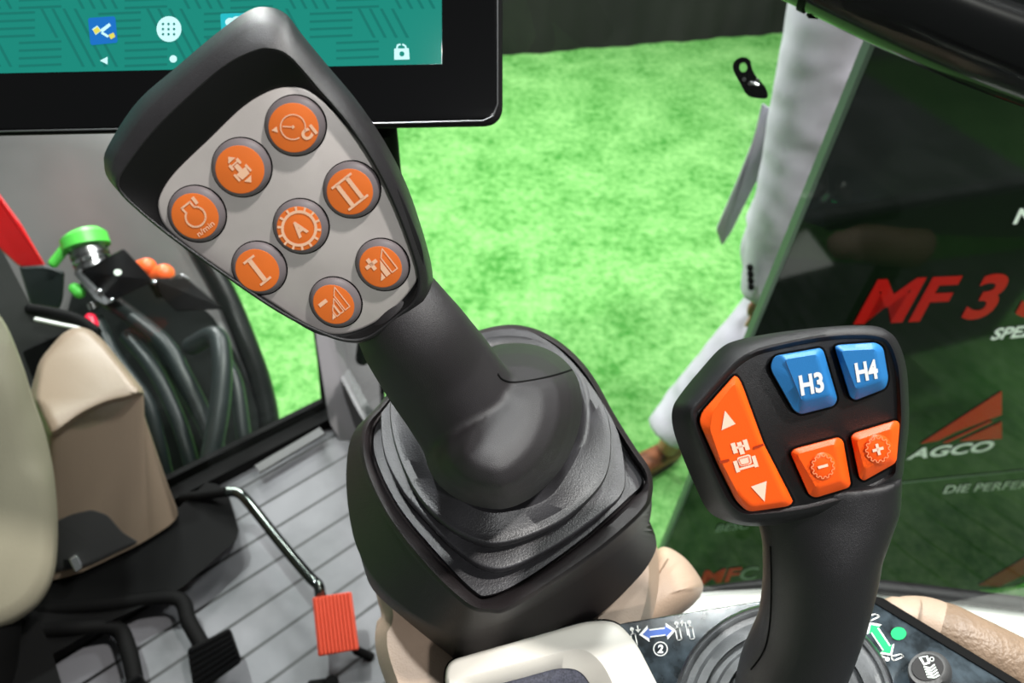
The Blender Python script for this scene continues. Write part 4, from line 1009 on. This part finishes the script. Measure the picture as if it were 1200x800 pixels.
# ------------------------------------------------------------------ outside left: fender, hoses, couplings
t = thing('rear_fender', Z(0).at(150, 520), 'large smooth grey rounded mudguard behind the hoses at the left', 'mudguard')
fq = Plane(P(150, 350, 1.75), (.15, -.75, .6))
fo_ = catmull([(-120, 120), (0, 110), (120, 120), (220, 190), (262, 320), (292, 400), (312, 455), (322, 500), (326, 560), (300, 620), (100, 640), (-120, 640), (-200, 400)], 6)
loft('mudguard_shell', [(fo_, fq, -.25), (fo_, fq, -.06), (inset(fo_, 5), fq, -.02), (inset(fo_, 24), fq, 0), (inset(fo_, 60), fq, .004)], 'grey_paint', t, (80, 380), 160, smooth=60)
rimp = [fq.at(x, y, .0) for x, y in [tuple(p) for p in open_catmull([(205, 240), (240, 300), (268, 352), (290, 405), (306, 450), (316, 500), (318, 560)], 6)]]
tube('rubber_edge', rimp, .028, 'dark_liner', t, 16, rounded=True)
loft('dark_recess', [(rnd([(88, 330), (170, 330), (246, 365), (280, 420), (302, 480), (312, 600), (150, 640), (90, 560), (70, 400)], 14), fq, h) for h in (.004, .03)], 'dark_liner', t, (190, 480), 100)
loft('support', [(ell(120, 560, 60, 40), zz, z) for z in (.0, .6)], 'dark_liner', t, (120, 560), 40)
t = thing('red_bodywork', P(10, 260, 1.6), 'bright red painted wedge of bodywork at the left edge under the monitor', 'bodywork')
rq = Plane(P(10, 260, 1.45), (.2, -.8, .5))
prism('red_panel', rnd([(-80, 120), (0, 228), (25, 262), (54, 312), (22, 312), (0, 292), (-80, 240)], 3), rq, -.04, 0, 'red', t, 2, .006)
prism('dark_bracket', rnd([(22, 312), (54, 310), (76, 318), (74, 350), (70, 362), (36, 358)], 4), rq, -.08, .02, 'hose', t, 3, .01)

t = thing('hydraulic_coupling', P(100, 300, 1.5), 'green capped metal hydraulic coupling beside the red bodywork', 'coupling')
cd = [P(114, 322, 1.46), P(110, 311, 1.46), P(105, 298, 1.46), P(101, 286, 1.46)]
tube('metal_body', cd, .034, 'steel', t, 32)
for k in range(4):
    u = .15 + k * .22; p = cd[0].lerp(cd[-1], u); q_ = cd[0].lerp(cd[-1], u + .1); tube('collar', [p, q_], .038, 'chrome' if k % 2 else 'steel', t, 32)
cap = [P(102, 290, 1.455), P(98, 278, 1.455), P(96, 274, 1.455)]
tube('green_cap', cap, [.046, .046, .036], 'green_plastic', t, 32, rounded=False)
curve_tube('cap_strap', [(80, 284, 1.44), (73, 295, 1.44), (63, 308, 1.44)], .010, 'green_plastic', t)
curve_tube('green_tab', [(88, 338, 1.44), (93, 343, 1.44)], .012, 'green_plastic', t)

t = thing('connector_box', P(140, 330, 1.42), 'flat black square connector plate with bright screws above the hoses', 'connector')
bq = Plane(P(140, 330, 1.42), (.1, -.45, .9))
cb = prism('plate', rnd([(94, 318), (145, 291), (181, 329), (130, 354)], 2), bq, -.03, 0, 'black_gloss', t, 1.5, .004)
prism('bracket', rnd([(86, 320), (94, 314), (131, 352), (124, 358), (112, 352)], 3), bq, -.05, -.004, 'steel', t, 1, .003)
for x, y in ((115, 341), (130, 352), (180, 330)): prism('screw', ell(x, y, 3, n=16), bq, -.005, .006, 'chrome', t, .8, .002)
flat('marking', [ell(138, 319, 4.5, 3.5)], lambda x, y: bq.at(x, y, .002), 'board_pale', cb)
t = thing('connector_box', P(210, 350, 1.45), 'second dark plate tilted behind the square connector plate', 'connector')
prism('plate', rnd([(178, 326), (218, 325), (262, 362), (206, 365), (192, 350)], 3), Plane(P(215, 345, 1.46), (.1, -.6, .8)), -.03, 0, 'black_matte', t, 1.5, .004)
curve_tube('wire_loop', [(200, 327, 1.45), (212, 322, 1.45), (220, 326, 1.45)], .0025, 'steel', t)
for x, y, r_ in ((168, 311, .019), (188, 319, .021)):
    c = P(x, y, 1.52)
    t = thing('hose_plug', c, 'orange rounded plug behind the square plate, ' + ('left one' if x < 180 else 'right one'), 'cap', None)
    tube('cap', [c + Vector((-.01, .0, -.01)), c + Vector((.012, -.005, .002))], r_, 'orange_cap', t, 20, rounded=True)
    tube('cap_stem', [c, c + Vector((0, .02, -.1))], .012, 'black_matte', t, 12)
hz = [([(125, 350, 1.46), (160, 375, 1.45), (195, 405, 1.44), (215, 440, 1.43), (235, 480, 1.43), (255, 530, 1.43), (262, 590, 1.45)], .018, 'black hydraulic hose curving down from under the square plate'),
      ([(225, 405, 1.45), (252, 393, 1.42), (260, 420, 1.39), (258, 470, 1.37), (250, 520, 1.365), (236, 596, 1.37)], .020, 'thick hose with a bright bend at its top, rightmost of the hose bundle but one'),
      ([(262, 420, 1.50), (276, 450, 1.48), (284, 500, 1.47), (292, 560, 1.48), (296, 610, 1.50)], .016, 'rightmost hose of the bundle, next to the mudguard edge'),
      ([(115, 375, 1.44), (130, 410, 1.42), (150, 440, 1.40), (172, 470, 1.40), (184, 510, 1.40), (200, 580, 1.42)], .014, 'slim hose running along the beige column base'),
      ([(150, 395, 1.46), (175, 425, 1.44), (195, 460, 1.43), (215, 510, 1.42), (228, 560, 1.43), (232, 610, 1.45)], .016, 'black hose in the middle of the bundle with a small highlight'),
      ([(170, 380, 1.52), (205, 440, 1.50), (240, 500, 1.49), (275, 580, 1.50)], .014, 'black hose at the back of the bundle')]
for pts, r_, lab in hz:
    tag(curve_tube('hydraulic_hose', pts, r_, 'hose', None, 16), lab, 'hose', 'hydraulic hoses outside the left window')
t = thing('indicator_lamp', P(107, 375, 1.42), 'tiny red lamp beside the hoses below the green tab', 'lamp')
tube('lens', [P(106, 373, 1.42), P(109, 380, 1.42)], .011, 'lamp_red', t, 14, rounded=True)
tube('socket', [P(109, 380, 1.43), P(120, 392, 1.46)], .012, 'black_matte', t, 12)
for x, y in ((109, 358),):
    t = thing('hose_fitting', P(x, y, 1.42), 'small bright metal fitting above the red lamp', 'fitting')
    tube('nut', [P(x - 1, y - 3, 1.42), P(x + 2, y + 4, 1.42)], .010, 'chrome', t, 8)

# ------------------------------------------------------------------ lights
def area(name, loc, to, size, e, col=(1, 1, 1)):
    l = bpy.data.lights.new(name, 'AREA'); l.shape = 'DISK'; l.size = size; l.energy = e; l.color = col
    o = bpy.data.objects.new(name, l); COL.objects.link(o); o.location = loc
    o.rotation_euler = (Vector(to) - Vector(loc)).to_track_quat('-Z', 'Y').to_euler(); return o
area('hall_or_fill', (1.6, .4, 5.5), (0, .4, 1.6), .25, 260, (1, .97, .93))
area('hall_or_fill', (-1.5, 1.8, 5.5), (0, .4, 1.6), .25, 210, (.96, 1, 1))
sl_ = bpy.data.lights.new('fill_spot', 'SPOT'); sl_.energy = 420; sl_.spot_size = math.radians(10); sl_.spot_blend = .5; sl_.shadow_soft_size = .12  # unseen lamp added to brighten the lever and joystick faces
s2l = bpy.data.lights.new('fill_spot', 'SPOT'); s2l.energy = 900; s2l.spot_size = math.radians(17); s2l.spot_blend = .7; s2l.shadow_soft_size = .12  # second unseen lamp, added to lift the prints low on the board
s2o = bpy.data.objects.new('fill_spot', s2l); COL.objects.link(s2o); s2o.location = (2.4, -1.2, 5.0)
s2o.rotation_euler = (Vector((.75, 1.0, 1.05)) - s2o.location).to_track_quat('-Z', 'Y').to_euler()
so_ = bpy.data.objects.new('fill_spot', sl_); COL.objects.link(so_); so_.location = (1.3, -2.2, 5.0)
so_.rotation_euler = (Vector((.03, .25, 2.0)) - so_.location).to_track_quat('-Z', 'Y').to_euler()
area('hall_or_fill', (1.6, 4.6, 5.5), (.6, 2.4, 0), .8, 310)
area('hall_or_fill', (2.6, 1.9, 5.5), (.9, 1.2, 1.0), .5, 200)
area('hall_or_fill', (-2.4, 4.7, 3.4), (0, .4, 1.9), 1.2, 340)  # low unseen light added for the highlight along the lever head
area('hall_or_fill', (-1.5, 4.5, 5.5), (-.6, 3.4, 0), .8, 220)
w = bpy.data.worlds.new('hall'); SC.world = w; w.use_nodes = True
w.node_tree.nodes['Background'].inputs['Color'].default_value = (.85, .9, .88, 1)
w.node_tree.nodes['Background'].inputs['Strength'].default_value = .2
SC.view_settings.view_transform = 'Standard'; SC.view_settings.look = 'None'
SC.view_settings.exposure = -0.45; SC.view_settings.gamma = 1; SC.view_settings.use_curve_mapping = False
